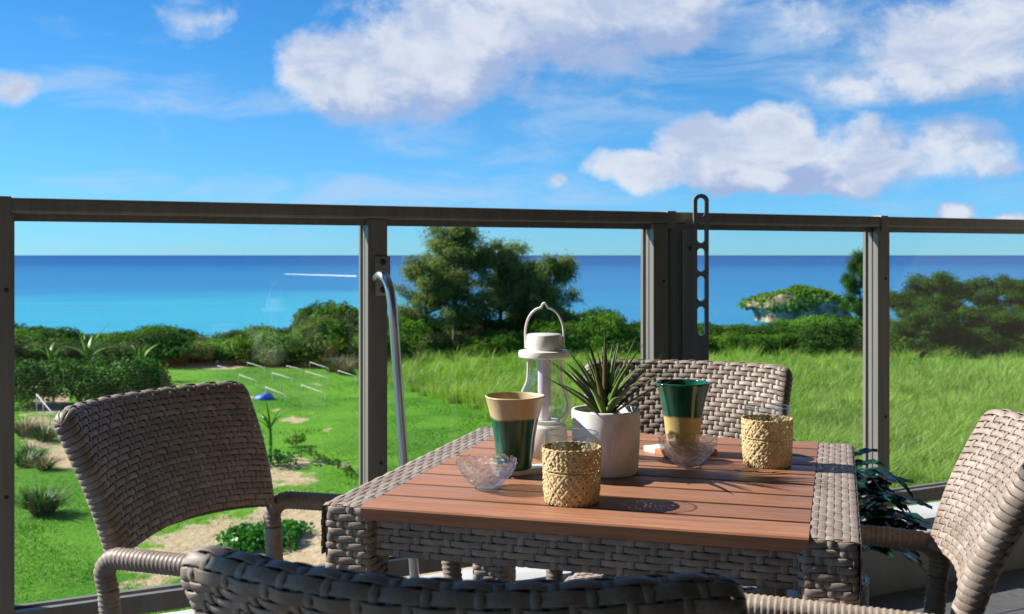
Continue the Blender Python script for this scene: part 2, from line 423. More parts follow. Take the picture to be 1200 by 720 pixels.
def gp(px, py, z=GZ):
    """a pixel seen on the level z"""
    Y = F * (EYE - z) / (py - HORIZ); return ((px - 600) / F * Y, Y, z)

# ------------------------------------------------------------------ outside ground, sea
rng = np.random.default_rng(7)
def vnoise(x, y, s, seed=0):
    r = np.random.default_rng(seed); tab = r.random((64, 64)); xs = x / s; ys = y / s
    xi = np.floor(xs).astype(int); yi = np.floor(ys).astype(int); fx = xs - xi; fy = ys - yi
    fx = fx * fx * (3 - 2 * fx); fy = fy * fy * (3 - 2 * fy)
    g = lambda a, b: tab[a % 64, b % 64]
    return (g(xi, yi) * (1 - fx) + g(xi + 1, yi) * fx) * (1 - fy) + (g(xi, yi + 1) * (1 - fx) + g(xi + 1, yi + 1) * fx) * fy
def ground_z(x, y):
    x = np.asarray(x, float); y = np.asarray(y, float)
    h = GZ + (vnoise(x, y, 5.0, 1) - .5) * .22 + (vnoise(x, y, 1.4, 2) - .5) * .06
    t = np.clip((y - 66) / 34, 0, 1); t = t * t * (3 - 2 * t)
    return h - t * 14.5
xs = np.r_[np.arange(-140, -24, 4.0), np.arange(-24, 32, .4), np.arange(32, 145, 4.0)]
ys = np.r_[np.arange(3.2, 12, .8), np.arange(12, 60, .4), np.arange(60, 112, 2.0)]
GX, GY = np.meshgrid(xs, ys)
Vg = np.stack([GX, GY, ground_z(GX, GY)], -1).reshape(-1, 3); nx = len(xs); ny = len(ys)
idx = np.arange(nx * ny).reshape(ny, nx)
Fg = np.stack([idx[:-1, :-1], idx[:-1, 1:], idx[1:, 1:], idx[1:, :-1]], -1).reshape(-1, 4)
gm = np_mesh('ground', Vg, Fg)
SOIL = [(60, 470, 26, 20, .9), (45, 505, 40, 40, .6), (85, 535, 40, 22, 1.0), (110, 500, 40, 20, .6), (300, 640, 150, 50, .95), (350, 600, 70, 28, .9), (400, 655, 120, 60, .8), (170, 665, 60, 40, .6), (560, 680, 160, 30, 1.0),
        (250, 428, 50, 8, .9), (345, 492, 18, 6, .9), (325, 481, 9, 4, .7), (290, 467, 14, 6, .8), (385, 507, 10, 4, .7), (400, 517, 10, 4, .6), (240, 452, 20, 5, .7), (375, 450, 40, 7, .4),
        (370, 520, 26, 7, .45), (405, 545, 40, 9, .5), (335, 545, 40, 12, .8), (330, 560, 60, 16, .7)]
PY = GY.ravel(); PX = 600 + F * GX.ravel() / PY; PV = HORIZ + F * (EYE - GZ) / PY
soil = np.zeros(len(PX))
for px, py, rx, ry, w in SOIL:
    soil = np.maximum(soil, w * np.clip(1.15 - ((PX - px) / rx) ** 2 - ((PV - py) / ry) ** 2, 0, 1))
soil = np.maximum(soil, np.clip((12 - PY) / 4, 0, 1) * .6)
at = gm.attributes.new('soil', 'FLOAT', 'POINT'); at.data.foreach_set('value', soil.astype(np.float32))
tag(link('ground', gm, 'ground'), None, None, kind='structure')
def soil_at(x, y):
    px = 600 + F * x / y; pv = HORIZ + F * (EYE - GZ) / y; s = np.zeros(len(x))
    for a, b, rx, ry, w in SOIL: s = np.maximum(s, w * np.clip(1.15 - ((px - a) / rx) ** 2 - ((pv - b) / ry) ** 2, 0, 1))
    return s
sea = MB(); ring = [90, 200, 500, 1500, 5000, 15000, 45000]
V = []; na = 48
for r_ in ring:
    for k in range(na + 1):
        a = R(-70) + R(140) * k / na; V.append((r_ * math.sin(a), r_ * math.cos(a), SEA))
sea.add(V, [(i * (na + 1) + k, i * (na + 1) + k + 1, (i + 1) * (na + 1) + k + 1, (i + 1) * (na + 1) + k) for i in range(len(ring) - 1) for k in range(na)])
tag(sea.build('sea', 'sea', smooth=False), None, None, kind='structure')

# ------------------------------------------------------------------ balcony: floor, kerb, railing (local frame: x along rail, y outward)
RA = math.atan2(.458, .889); P0 = (1.248, 3.77, 0)
def rail_w(x, y, z):
    c, s = math.cos(RA), math.sin(RA); return (P0[0] + x * c - y * s, P0[1] + x * s + y * c, z)
def place_rail(o): o.location = P0; o.rotation_euler = (0, 0, RA); return o
fl = tag(place_rail(MB().box(-6.2, 4.2, -3.35, .20, -.32, -.012).build('balcony_floor', 'grout', smooth=False)), None, None, kind='structure')
tm = MB().box(-.1475, .1475, -.1475, .1475, -.0115, 0).mesh('tile')
for i in range(24):
    for j in range(10):
        x = -5.0 + i * .3; y = -.315 - j * .3
        wx, wy, _ = rail_w(x, y, 0)
        if wy < .2 or abs(wx) > 3.3: continue
        o = link('tile', tm, 'tile', fl, (x, y, random.Random(i * 31 + j).uniform(-.0006, .0006)), smooth=False)
cm = MB().box(-6.2, 4.2, -.165, .155, -.011, .18).build('balcony_curb', 'curb', bevel=.018, seg=3)
tag(place_rail(cm), None, None, kind='structure')
# house wall behind the camera with its sliding window
bw = empty('house', rail_w(0, -3.45, -3.9), RA, 'beige plastered house wall with sliding window and slab over the balcony', 'house')
MB().box(-6.2, -3.4, -.2, 0, 0, 6.9).box(.9, 4.2, -.2, 0, 0, 6.9).box(-3.4, .9, -.2, 0, 0, 3.85).box(-3.4, .9, -.2, 0, 6.1, 6.9).build('wall', 'building_wall', bw, smooth=False)
for k in range(2):
    x0 = -3.4 + k * 2.15
    wn_ = MB().box(x0, x0 + .06, -.12, -.03, 3.85, 6.1).box(x0 + 2.09, x0 + 2.15, -.12, -.03, 3.85, 6.1).box(x0 + .06, x0 + 2.09, -.12, -.03, 3.85, 3.93).box(x0 + .06, x0 + 2.09, -.12, -.03, 6.02, 6.1).build('window', 'aluminium_bronze', bw, smooth=False)
    MB().box(x0 + .06, x0 + 2.09, -.085, -.07, 3.93, 6.02).build('pane', 'window_glass', wn_, smooth=False)
MB().box(1.9, 2.08, .002, 3.24, 3.9, 6.548).build('side_wall', 'building_wall', bw, smooth=False)
MB().box(-6.2, 4.2, .002, 3.27, 6.55, 6.75).build('upper_slab', 'building_wall', bw, smooth=False)

rl = empty('balcony_railing', P0, RA, 'bronze aluminium balcony railing with clear glass panels on the kerb', 'railing')
def post(x, w=.054, d=.066):
    m = MB()
    m.box(x - w / 2, x + w / 2, -d / 2, -d / 2 + .022, .181, 1.194)          # front flange
    m.box(x - w / 2 + .006, x + w / 2 - .006, -d / 2 + .022, -.006, .181, 1.194)
    m.box(x - w / 2, x + w / 2, -.006, .006, .181, 1.194)
    m.box(x - w / 2 + .005, x + w / 2 - .005, .006, d / 2 - .012, .181, 1.194)
    m.box(x - w / 2 - .002, x + w / 2 + .002, d / 2 - .012, d / 2, .181, 1.194)
    p = m.build('post', 'aluminium_bronze', rl, smooth=False)
    MB().box(x - .05, x + .05, -.045, .045, .1805, .19).build('base_plate', 'aluminium_bronze', p, smooth=False)
    for z in (1.02, .55):
        b = MB(); b.lathe([(0, 0), (.004, 0), (.005, .002), (.004, .004), (0, .0045)], 10)
        o = b.build('screw', 'dark_bolt', p, (x + .010, -d / 2 + .001, z)); o.rotation_euler = (R(90), 0, 0)
PX_ = [-3.60, -2.722, -1.82, -.915, -.842, 0.0, .905, 1.81]
for x in PX_: post(x)
def bar(x0, x1, name, z0, z1, y0, y1, bev): MB().box(x0, x1, y0, y1, z0, z1).build(name, 'aluminium_bronze', rl, smooth=False, bevel=bev, seg=2)
segs = [(-4.4, -2.72), (-2.716, -.879), (-.875, .0), (.004, 1.81), (1.814, 3.4)]
for a, b in segs: bar(a, b, 'top_rail', 1.195, 1.231, -.034, .034, .007)
for x in (-2.718, -.877, .002):                                        # joint sleeves on the rail
    MB().box(x - .016, x + .016, -.0365, .0365, 1.180, 1.2335).build('rail_sleeve', 'aluminium_bronze', rl, smooth=False, bevel=.002)
gaps = [(-4.4, -3.627), (-3.573, -2.749), (-2.695, -1.847), (-1.793, -.942), (-.815, -.027), (.027, .878), (.932, 1.783), (1.837, 3.3)]
for a, b in gaps:
    m = MB().box(a, b, -.030, -.012, .24, .285).box(a, b, -.012, .014, .243, .270).box(a, b, .014, .03, .24, .285)
    m.build('bottom_rail', 'aluminium_bronze', rl, smooth=False)
    MB().box(a, b, -.012, -.0045, 1.178, 1.195).box(a, b, .0045, .012, 1.178, 1.195).build('glazing_bead', 'aluminium_bronze', rl, smooth=False)
    MB().box(a + .001, b - .001, -.003, .003, .271, 1.194).build('glass_pane', 'pane_glass', rl, smooth=False)

# laundry pole bracket on the double post
def slot_plate(zs, ho, hi, th):
    m = MB()
    for sgn in (-1, 1):
        V = []
        for z, a, b in zip(zs, ho, hi):
            V += [(sgn * a, -th / 2, z), (sgn * b, -th / 2, z), (sgn * b, th / 2, z), (sgn * a, th / 2, z)]
        Fs = [(i * 4 + k, i * 4 + (k + 1) % 4, i * 4 + 4 + (k + 1) % 4, i * 4 + 4 + k) for i in range(len(zs) - 1) for k in range(4)]
        Fs += [(3, 2, 1, 0), tuple(4 * (len(zs) - 1) + k for k in range(4))]
        m.add(V, Fs if sgn > 0 else [f[::-1] for f in Fs])
    return m
zs = np.arange(.62, 1.2862, .003); ho = np.full(len(zs), .0230); hi = np.zeros(len(zs))
ztop = 1.2855; rr = .0230
q = zs > ztop - rr; ho[q] = np.sqrt(np.maximum(0, rr ** 2 - (zs[q] - (ztop - rr)) ** 2)) + .0005
for zc, hl in ((1.245, .029), (1.168, .032), (1.085, .036), (.998, .038), (.90, .044)):
    wv_ = .0118
    d = np.abs(zs - zc); inn = d < hl; e = np.where(d > hl - wv_, np.sqrt(np.maximum(0, wv_ ** 2 - (d - (hl - wv_)) ** 2)), wv_)
    hi = np.where(inn, e, hi)
br = empty('laundry_pole_bracket', rail_w(-.792, -.066, 0), RA - R(27), 'upright slotted bronze laundry pole bracket with ring top on double post', 'bracket')
slot_plate(zs, ho, hi, .018).build('slotted_arm', 'aluminium_bronze', br, smooth=False)
MB().box(-.055, -.018, -.003, .028, .64, 1.18).build('mounting_channel', 'aluminium_bronze', br, smooth=False, bevel=.002)
for z in (1.12, .72):
    o = MB().lathe([(0, 0), (.006, 0), (.006, .004), (0, .005)], 10).build('bolt', 'dark_bolt', br, (-.036, -.003, z)); o.rotation_euler = (R(90), 0, 0)

# steel prop rod bolted on the post
def pix(px, py, Y): return ((px - 600) / F * Y, Y, EYE - (py - HORIZ) / F * Y)
pr = empty('steel_prop_rod', (-.23, 2.74, 0), 0, 'bent brushed steel prop rod bolted to the railing post', 'rod')
def to_pr(p): return (p[0] + .23, p[1] - 2.74, p[2])
path = catmull([to_pr(p) for p in (pix(441, 327, 2.90), pix(447, 323, 2.862), pix(455, 333, 2.83), pix(460, 362, 2.815), pix(465, 430, 2.81), pix(475, 560, 2.785), pix(487, 690, 2.76), (-.225, 2.745, .012))], 8)
MB().tube(path, .0125, 14).build('rod', 'steel', pr)
MB().lathe([(0, 0), (.022, 0), (.022, .012), (.015, .02), (0, .02)], 16).build('foot', 'dark_bolt', pr, (path[-1][0], path[-1][1], 0))
pl = MB().box(-.021, .021, -.004, .004, -.052, .052).build('wall_plate', 'steel', pr, bevel=.002, smooth=False)
pw = rail_w(-1.82 + .012, -.0375, 1.045); pl.location = to_pr(pw); pl.rotation_euler = (0, 0, RA)
for z in (-.036, .036):
    o = MB().lathe([(0, 0), (.0085, 0), (.0085, .004), (.006, .007), (0, .0075)], 12).build('bolt', 'dark_bolt', pl, (0, -.004, z)); o.rotation_euler = (R(90), 0, 0)

# ------------------------------------------------------------------ wicker
def ribbon_geo(C, A, N, w, t, closed=False, taper=False):
    n = len(C); w = np.broadcast_to(np.asarray(w, float), (n,))[:, None]
    sec = [(-.5, .0), (-.40, .5), (.40, .5), (.5, .0), (.44, -.5), (-.44, -.5)]
    V = np.stack([C + A * (a * w) + N * (b * t) for a, b in sec], 1).reshape(-1, 3); k = len(sec)
    i = np.arange(n if closed else n - 1)[:, None]; q = np.arange(k)[None, :]; j = (i + 1) % n
    Fq = np.stack(np.broadcast_arrays(i * k + q, j * k + q, j * k + (q + 1) % k, i * k + (q + 1) % k), -1).reshape(-1, 4)
    return V, Fq
def unit(a): return a / (np.linalg.norm(a, axis=-1, keepdims=True) + 1e-12)
WH = .0016; WT = .0017
def over(i, j): return ((i + j) % 3) != 0            # weft lies on top
def weft_h(n, j):                                     # 2 samples per warp, starting half a step before warp 0
    h = []
    for i in range(n):
        a = over(i, j); b = over(i - 1, j)
        h.append(WH * 1.2 if (a and b) else -WH * .25); h.append(WH * .95 if a else -WH * 1.2)
    h.append(0.0); return np.array(h)
def warp_h(m, i):
    h = []
    for j in range(m):
        a = not over(i, j); b = not over(i, j - 1)
        h.append(-WH if (not a and not b) else -WH * .2); h.append(WH * .55 if a else -WH)
    h.append(0.0); return np.array(h)
class Joined:
    def __init__(s): s.V = []; s.F = []; s.n = 0
    def add(s, V, Fq): s.V.append(V); s.F.append(Fq + s.n); s.n += len(V)
    def build(s, name, m, parent):
        if not s.V: return None
        o = link(name, np_mesh(name, np.concatenate(s.V), np.concatenate(s.F)), m, parent); o['kind'] = 'stuff'; return o
def emit(V, Fq, parent, joined):
    if joined is not None: joined.add(V, Fq)
    else: link('strand', np_mesh('strand', V, Fq), 'wicker', parent)
def weave(surf, Lu, Lv, nw, nf, parent, closed=False, joined=None, split=None, amp=1.0, fill=.92, wt=WT):
    """surf(u,v) -> pos, normal for arrays; nf wefts run along u, nw warps along v"""
    du = Lu / nw; dv = Lv / nf; e = 1e-4
    us = np.arange(2 * nw + 1) * du / 2; vs = np.arange(2 * nf + 1) * dv / 2
    for j in range(nf):
        v = np.full(len(us), (j + .5) * dv); P, N = surf(us, v); P2, _ = surf(us, v + e); P1, _ = surf(us, v - e)
        A = unit(P2 - P1); h = weft_h(nw, j) * amp
        if closed: P, N, A, h = P[:-1], N[:-1], A[:-1], h[:-1]
        V, Fq = ribbon_geo(P + N * h[:, None], A, N, dv * fill, wt, closed)
        emit(V, Fq, parent, joined if (split is None or split(j)) else None)
    for i in range(nw):
        u = np.full(len(vs), (i + .5) * du); P, N = surf(u, vs); P2, _ = surf(u + e, vs); P1, _ = surf(u - e, vs)
        A = unit(P2 - P1)
        V, Fq = ribbon_geo(P + N * warp_h(nf, i)[:, None] * amp, A, N, du * .66, wt)
        emit(V, Fq, parent, joined)
def wrap_tube(P, r, pitch=.0085, n=12):
    Q, L = resample(P, pitch / 3); k = np.arange(len(Q)) % 3
    return MB().tube(Q, np.where(k == 0, r - .0016, np.where(k == 1, r + .0003, r - .0002)), n)

# ---- the chair (local: faces +y, origin on the floor under the seat)
BW = .440; BR = .0165; ROWS = 21; WARPS = 33
def fpt(s, t):
    q = 1 - 4 * s * s
    zb = .612 + .018 * q; zt = .838 - .004 * np.abs(2 * s) ** 12
    z = zb + (zt - zb) * t
    x = s * BW * (.88 + .12 * t)
    y = -.208 - .090 * t - .064 * q * (.40 + .60 * t) + .010 * np.sin(np.pi * t)
    return np.stack(np.broadcast_arrays(x, y, z), -1)
def fnt(s, t):
    e = 1e-3
    ts = fpt(s + e, t) - fpt(s - e, t); tt = fpt(s, t + e) - fpt(s, t - e)
    return unit(np.cross(tt, ts)), unit(tt), unit(ts)        # normal towards the sitter, up, across
HB = .235; CAP = math.pi * BR; LB = 2 * HB + CAP
def shell(s, w):
    s = np.asarray(s, float); w = np.asarray(w, float); s, w = np.broadcast_arrays(s, w)
    t = np.where(w <= HB, w / HB, np.where(w >= HB + CAP, (LB - w) / HB, 1.0)); ph = np.clip((w - HB) / CAP, 0, 1) * math.pi
    n, up, ac = fnt(s, t); c = fpt(s, t) - BR * n
    nn = n * np.cos(ph)[:, None] + up * np.sin(ph)[:, None]
    return c + BR * nn, nn
def make_chair():
    root = empty('wicker_chair')
    # core slab
    S = np.linspace(-.5, .5, 25); Wp = np.r_[np.linspace(0, HB, 9), HB + CAP * np.linspace(0, 1, 7)[1:-1], np.linspace(HB + CAP, LB, 9)]
    V = []
    for s in S:
        p, n = shell(np.full(len(Wp), s), Wp); V.append(p - n * .0022)
    V = np.concatenate(V); k = len(Wp); m = MB()
    Fs = [(a * k + b, (a + 1) * k + b, (a + 1) * k + (b + 1) % k, a * k + (b + 1) % k) for a in range(len(S) - 1) for b in range(k)]
    Fs += [tuple(range(k)), tuple((len(S) - 1) * k + b for b in range(k))[::-1]]
    back = m.add(V, Fs).build('backrest', 'wicker_core', root)
    capn = 4; dv = HB / ROWS; rows = ROWS * 2 + capn
    ds = 1.0 / WARPS; ss = -.5 + np.arange(2 * WARPS + 1) * ds / 2
    phs = np.linspace(0, math.pi, 7)[1:-1]
    for j in range(ROWS):                                     # weft loops round the slab
        h = (j + .5) * dv; t = h / HB
        hf = weft_h(WARPS, j)[:, None]; hb = weft_h(WARPS, rows - 1 - j)[:, None]
        n, up, ac = fnt(ss, t); f0 = fpt(ss, np.full(len(ss), t))
        P = [f0 + n * hf]; N = [n]; A = [up]
        def edge(k, sgn):
            c = f0[k] - BR * n[k]; pts = []; nn = []
            for p in (phs if sgn > 0 else phs[::-1]):
                d = n[k] * math.cos(p) + sgn * ac[k] * math.sin(p); sq = (math.cos(p) ** 4 + math.sin(p) ** 4) ** -.25; pts.append(c + d * (BR * sq + .0008)); nn.append(d)
            return np.array(pts), np.array(nn), np.repeat(up[k][None], len(phs), 0)
        a = edge(-1, 1); P.append(a[0]); N.append(a[1]); A.append(a[2])
        P.append((f0 - 2 * BR * n - n * hb)[::-1]); N.append(-n[::-1]); A.append(up[::-1])
        a = edge(0, -1); P.append(a[0]); N.append(a[1]); A.append(a[2])
        V, Fq = ribbon_geo(np.concatenate(P), np.concatenate(A), np.concatenate(N), np.r_[np.full(len(ss), dv * .91), np.full(len(phs), dv * 1.0), np.full(len(ss), dv * .91), np.full(len(phs), dv * 1.0)], WT, True)
        emit(V, Fq, back, None)
    for c in range(capn):                                     # wefts on the rounded top
        w = HB + CAP * (c + .5) / capn; P, N = shell(ss, np.full(len(ss), w)); P1, _ = shell(ss, np.full(len(ss), w - 1e-4)); P2, _ = shell(ss, np.full(len(ss), w + 1e-4))
        hh = weft_h(WARPS, ROWS + c); C = P + N * hh[:, None]; A = unit(P2 - P1)
        n, up, ac = fnt(ss, 1.0)
        th_ = np.linspace(0, math.pi / 2, 6)[1:, None]; w0 = CAP / capn * .96
        def ends(k, sg):
            c0 = P[k] - N[k] * BR; d = N[k] * np.cos(th_) + sg * ac[k] * np.sin(th_); return c0 + d * (BR + .001), d, np.repeat(A[k][None], len(th_), 0)
        e0, e1 = ends(0, -1), ends(-1, 1); we = w0 * np.linspace(.95, .35, 5)
        C = np.vstack([e0[0][::-1], C, e1[0]]); NN = np.vstack([e0[1][::-1], N, e1[1]]); A = np.vstack([e0[2], A, e1[2]])
        V, Fq = ribbon_geo(C, A, NN, np.r_[we[::-1], np.full(len(ss), w0), we], WT); emit(V, Fq, back, None)
    # a closed side seam so that the top corners are wrapped
    dw = np.r_[np.arange(2 * ROWS) * dv / 2, HB + np.arange(2 * capn) * CAP / capn / 2, HB + CAP + np.arange(2 * ROWS + 1) * dv / 2]
    for i in range(WARPS):
        s = -.5 + (i + .5) * ds; P, N = shell(np.full(len(dw), s), dw); P1, _ = shell(np.full(len(dw), s - 1e-4), dw); P2, _ = shell(np.full(len(dw), s + 1e-4), dw)
        V, Fq = ribbon_geo(P + N * warp_h(rows, i)[:, None], unit(P2 - P1), N, BW * ds * .66, WT); emit(V, Fq, back, None)
    for sg in (-1, 1):                                        # arm + legs, wrapped tubes
        xa = .226 * sg
        arm = catmull([(xa * .985, -.222, .560), (xa, -.226, .590), (xa * 1.01, -.205, .612), (xa * 1.02, -.16, .6165), (xa * 1.02, 0, .621), (xa * .975, .10, .619), (xa * .94, .145, .605), (xa * .92, .175, .57)], 6)
        wrap_tube(arm, .0175).build('arm', 'wicker', root)
        wrap_tube(catmull([(xa * .985, -.222, .560), (xa * .96, -.215, .42), (xa * .95, -.235, .2), (xa * .95, -.262, .004)], 6), .0175).build('leg', 'wicker', root)
        wrap_tube(catmull([(xa * .92, .175, .57), (xa * .89, .192, .46), (xa * .87, .205, .25), (xa * .86, .215, .004)], 6), .0175).build('leg', 'wicker', root)
    # seat
    seat = MB().box(-.196, .196, -.215, .205, .392, .430).build('seat', 'wicker_core', root, bevel=.012, seg=3)
    def ssurf(u, v):
        x = -.198 + u; e = np.clip(.0, 0, 1); z = .4335 - .0 * u; y = .207 - v
        ed = np.minimum(np.minimum(u, .396 - u), np.minimum(v, .422 - v)); dz = np.where(ed < .012, -(.012 - ed) ** 2 / .024, 0)
        return np.stack([x, y, z + dz + 0 * v], -1), np.stack([0 * u, 0 * u, 1 + 0 * u], -1)
    J = Joined(); weave(ssurf, .396, .422, 27, 40, seat, joined=J)
    def fr(u, v): return np.stack([-.198 + u, .2075 + 0 * v, .431 - v], -1), np.stack([0 * u, 1 + 0 * u, 0 * u], -1)
    weave(fr, .396, .042, 27, 4, seat, joined=J)
    J.build('seat_weave', 'wicker', seat)
    for sg in (-1, 1): wrap_tube([(sg * .200, -.215, .412), (sg * .200, .20, .412)], .015).build('seat_rail', 'wicker', root)
    return root
CH = 'wicker chairs around the table'
chair = make_chair()
def put_chair(o, mid, g, label):
    g = Vector((g[0], g[1], 0)).normalized(); loc = Vector((mid[0], mid[1], 0)) + g * .298
    o.location = loc; o.rotation_euler = (0, 0, math.atan2(g.y, g.x) - math.pi / 2); tag(o, label, 'chair', CH)
spots = [((-.632, 2.01), (.917, -.4), 'grey brown wicker armchair standing beside the steel prop rod, its inner back shaded'),
         ((-.049, .936), (.19, .98), 'wicker armchair seen from behind with only its curved top rim showing'),
         ((.722, 1.617), (-.955, .297), 'sunlit wicker armchair beside the dark leafy floor plant, one arm reaching under the table'),
         ((.405, 2.575), (-.26, -.966), 'sunlit wicker armchair pushed under the table, its back behind the green and yellow cup')]
for k, (m_, g_, l_) in enumerate(spots):
    put_chair(chair if k == 0 else copy_tree(chair), m_, g_, l_)

# ---- the table
TC = (.198, 1.95); TA = -.288; TH = .72
tb = empty('wicker_table', (TC[0], TC[1], 0), TA, 'square wicker table with reddish brown slatted wood top', 'table')
HX, HY = .3925, .394; BWD = .064
def tab_w(x, y, z):
    c, s = math.cos(TA), math.sin(TA); return (TC[0] + x * c - y * s, TC[1] + x * s + y * c, z)
nsl = 9; y0 = -HY - .006; pitch = (2 * HY + .006) / nsl
for k in range(nsl):
    a = y0 + k * pitch; b = a + pitch - .0095
    if k == 0:                                            # front slat: nose rounded; undercut added so its face turns from the light
        xa_, xb_ = -HX + BWD + .002, HX - BWD - .002
        pf = [(b, TH - .018), (b, TH + .001), (b - .002, TH + .002), (a + .004, TH + .002), (a + .0012, TH + .0008), (a, TH - .002), (a + .0008, TH - .006), (a + .009, TH - .0215), (a + .014, TH - .0225)]
        npf = len(pf); me_ = MB().add([(xa_, y, z) for y, z in pf] + [(xb_, y, z) for y, z in pf], [(q, npf + q, npf + (q + 1) % npf, (q + 1) % npf) for q in range(npf)] + [tuple(range(npf)), tuple(range(2 * npf - 1, npf - 1, -1))])
        me_.build('slat', 'wood_slat', tb, smooth=True, angle=30); continue
    me_ = MB().box(-HX + BWD + .002, HX - BWD - .002, a, b, TH - .024, TH + .002)
    me_.build('slat', 'wood_slat', tb, bevel=.0022, seg=2, smooth=True, angle=40)
def prof_surf(prof, nrm_flip=1):
    prof = np.array(prof, float); d = np.r_[0, np.cumsum(np.linalg.norm(np.diff(prof, axis=0), axis=1))]
    tn = unit(np.gradient(prof, axis=0)); nr = np.stack([-tn[:, 1], tn[:, 0]], 1) * nrm_flip
    def at(v):
        p = np.stack([np.interp(v, d, prof[:, k]) for k in range(2)], -1); n = unit(np.stack([np.interp(v, d, nr[:, k]) for k in range(2)], -1)); return p, n
    return at, d[-1]
for sg in (-1, 1):
    r = .010; top = TH; xo = HX + .001
    prof = [(HX - BWD, top - .004), (HX - BWD + .003, top)] + [(x, top) for x in np.linspace(HX - BWD + .008, xo - r - .002, 6)]
    prof += [(xo - r + r * math.sin(a), top - r + r * math.cos(a)) for a in np.linspace(0, math.pi / 2, 7)] + [(xo, z) for z in np.linspace(top - r - .004, top - .078, 5)]
    at_, L = prof_surf(prof)
    def sb(u, v, at_=at_, sg=sg):
        p, n = at_(v); fr_ = .010; yy = -HY + u
        # ends bend down over the front and back
        dn = np.where(u < fr_, (fr_ - u), np.where(u > 2 * HY - fr_, u - (2 * HY - fr_), 0)); z = p[:, 1] - dn * dn * 28 * (n[:, 1] > .5)
        return np.stack([sg * p[:, 0], yy, z], -1), np.stack([sg * n[:, 0], 0 * u, n[:, 1]], -1)
    x0_, x1_ = sorted((sg * (HX - BWD + .003), sg * (HX - .0050)))
    side = MB().box(x0_, x1_, -HY + .006, HY - .006, TH - .076, TH - .0035).build('side_border', 'wicker_core', tb, bevel=.006)
    weave(sb, 2 * HY, L, 47, 13, side, amp=.42, fill=.985, wt=.0010)
for sg in (-1, 1):
    ap = MB().box(-HX + .07, HX - .07, *sorted((sg * (HY - .020), sg * (HY - .045))), TH - .077, TH - .0185).build('apron', 'wicker_core', tb, smooth=False)
    def fs(u, v, sg=sg): return np.stack([sg * -1 * (-HX + .074 + u), sg * (HY - .018) + 0 * v, TH - .0245 - v], -1), np.stack([0 * u, sg + 0 * u, 0 * u], -1)
    J = Joined() if sg > 0 else None
    weave(fs, 2 * HX - .148, .053, 39, 5, ap, joined=J)
    if J: J.build('weave', 'wicker', ap)
LS = .076; LR = .010
def loop_surf():
    h = LS / 2; pts = []
    for cx, cy, a0 in ((h - LR, -h + LR, -90), (h - LR, h - LR, 0), (-h + LR, h - LR, 90), (-h + LR, -h + LR, 180)):
        for a in np.linspace(a0, a0 + 90, 6): pts.append((cx + LR * math.cos(R(a)), cy + LR * math.sin(R(a))))
    pts.append(pts[0]); pts = np.array(pts); d = np.r_[0, np.cumsum(np.linalg.norm(np.diff(pts, axis=0), axis=1))]
    def f(u, v):
        u = np.mod(u, d[-1]); p = np.stack([np.interp(u, d, pts[:, k]) for k in range(2)], -1)
        q = np.stack([np.interp(np.mod(u + 1e-3, d[-1]), d, pts[:, k]) for k in range(2)], -1); o = np.stack([np.interp(np.mod(u - 1e-3, d[-1]), d, pts[:, k]) for k in range(2)], -1)
        t = unit(q - o); n = np.stack([t[:, 1], -t[:, 0]], -1)
        return np.stack([p[:, 0], p[:, 1], v + 0 * u], -1), np.stack([n[:, 0], n[:, 1], 0 * u], -1)
    return f, d[-1]
lf, LL = loop_surf()
for sx_ in (-1, 1):
    for sy_ in (-1, 1):
        lg = MB().box(-LS / 2 + .0025, LS / 2 - .0025, -LS / 2 + .0025, LS / 2 - .0025, .0, TH - .004).build('leg', 'wicker_core', tb, (sx_ * (HX - LS / 2 - .0030), sy_ * (HY - LS / 2 - .0005), 0), bevel=.008)
        J = Joined(); H_ = TH - .0028
        weave(lf, LL, H_, 18, 66, lg, closed=True, joined=J, split=(lambda j: True) if sy_ > 0 else (lambda j: j < 48))
        J.build('weave', 'wicker', lg)

# ------------------------------------------------------------------ things on the table
def on_table(px, py, dz=0.0):
    """pixel of a thing's base centre on the table top"""
    z = TH + .002 + dz; Y = F * (EYE - z) / (py - HORIZ); return ((px - 600) / F * Y, Y, z)
# coasters: half marble, half wood
def coaster(px, py, rot, label):
    o = empty('coaster', on_table(px, py), rot, label, 'coaster', 'coasters under the cups')
    MB().box(-.05, .012, -.05, .05, 0, .011).build('wood_half', 'coaster_wood', o, bevel=.002, angle=40)
    MB().box(.0125, .05, -.05, .05, 0, .011).build('marble_half', 'marble', o, bevel=.002, angle=40)
coaster(604, 551, R(-68), 'square wood and marble coaster under the beige rimmed cup')
coaster(797, 531, R(118), 'square wood and marble coaster under the yellow based cup')
def cup(px, py, m, label, rot):
    def rf(a, z): return 1 + (.022 * math.cos(5 * a + z * 10) + .012 * math.cos(3 * a)) * (.35 + .65 * (z / .12))
    o = empty('ceramic_cup', on_table(px, py, .0112), rot, label, 'cup', 'flared ceramic cups')
    pr_ = [(0, 0), (.026, 0), (.0295, .003), (.031, .012), (.0335, .035), (.0365, .06), (.041, .085), (.0465, .107), (.0505, .121), (.0515, .1235), (.0505, .125), (.049, .1235), (.044, .105), (.0385, .08), (.034, .05), (.030, .016), (.02, .008), (0, .007)]
    P = catmull([(r, 0, z) for r, z in pr_[2:-2]], 3); pr2 = pr_[:2] + [(p[0], p[2]) for p in P] + pr_[-2:]
    MB().lathe(pr2, 64, rf).build('body', m, o)
cup(603, 549, 'glaze_beige_green', 'flared ceramic cup, beige rim over dark green body', .4)
cup(800, 525, 'glaze_green_yellow', 'flared ceramic cup, dark green top over yellow base', 1.3)
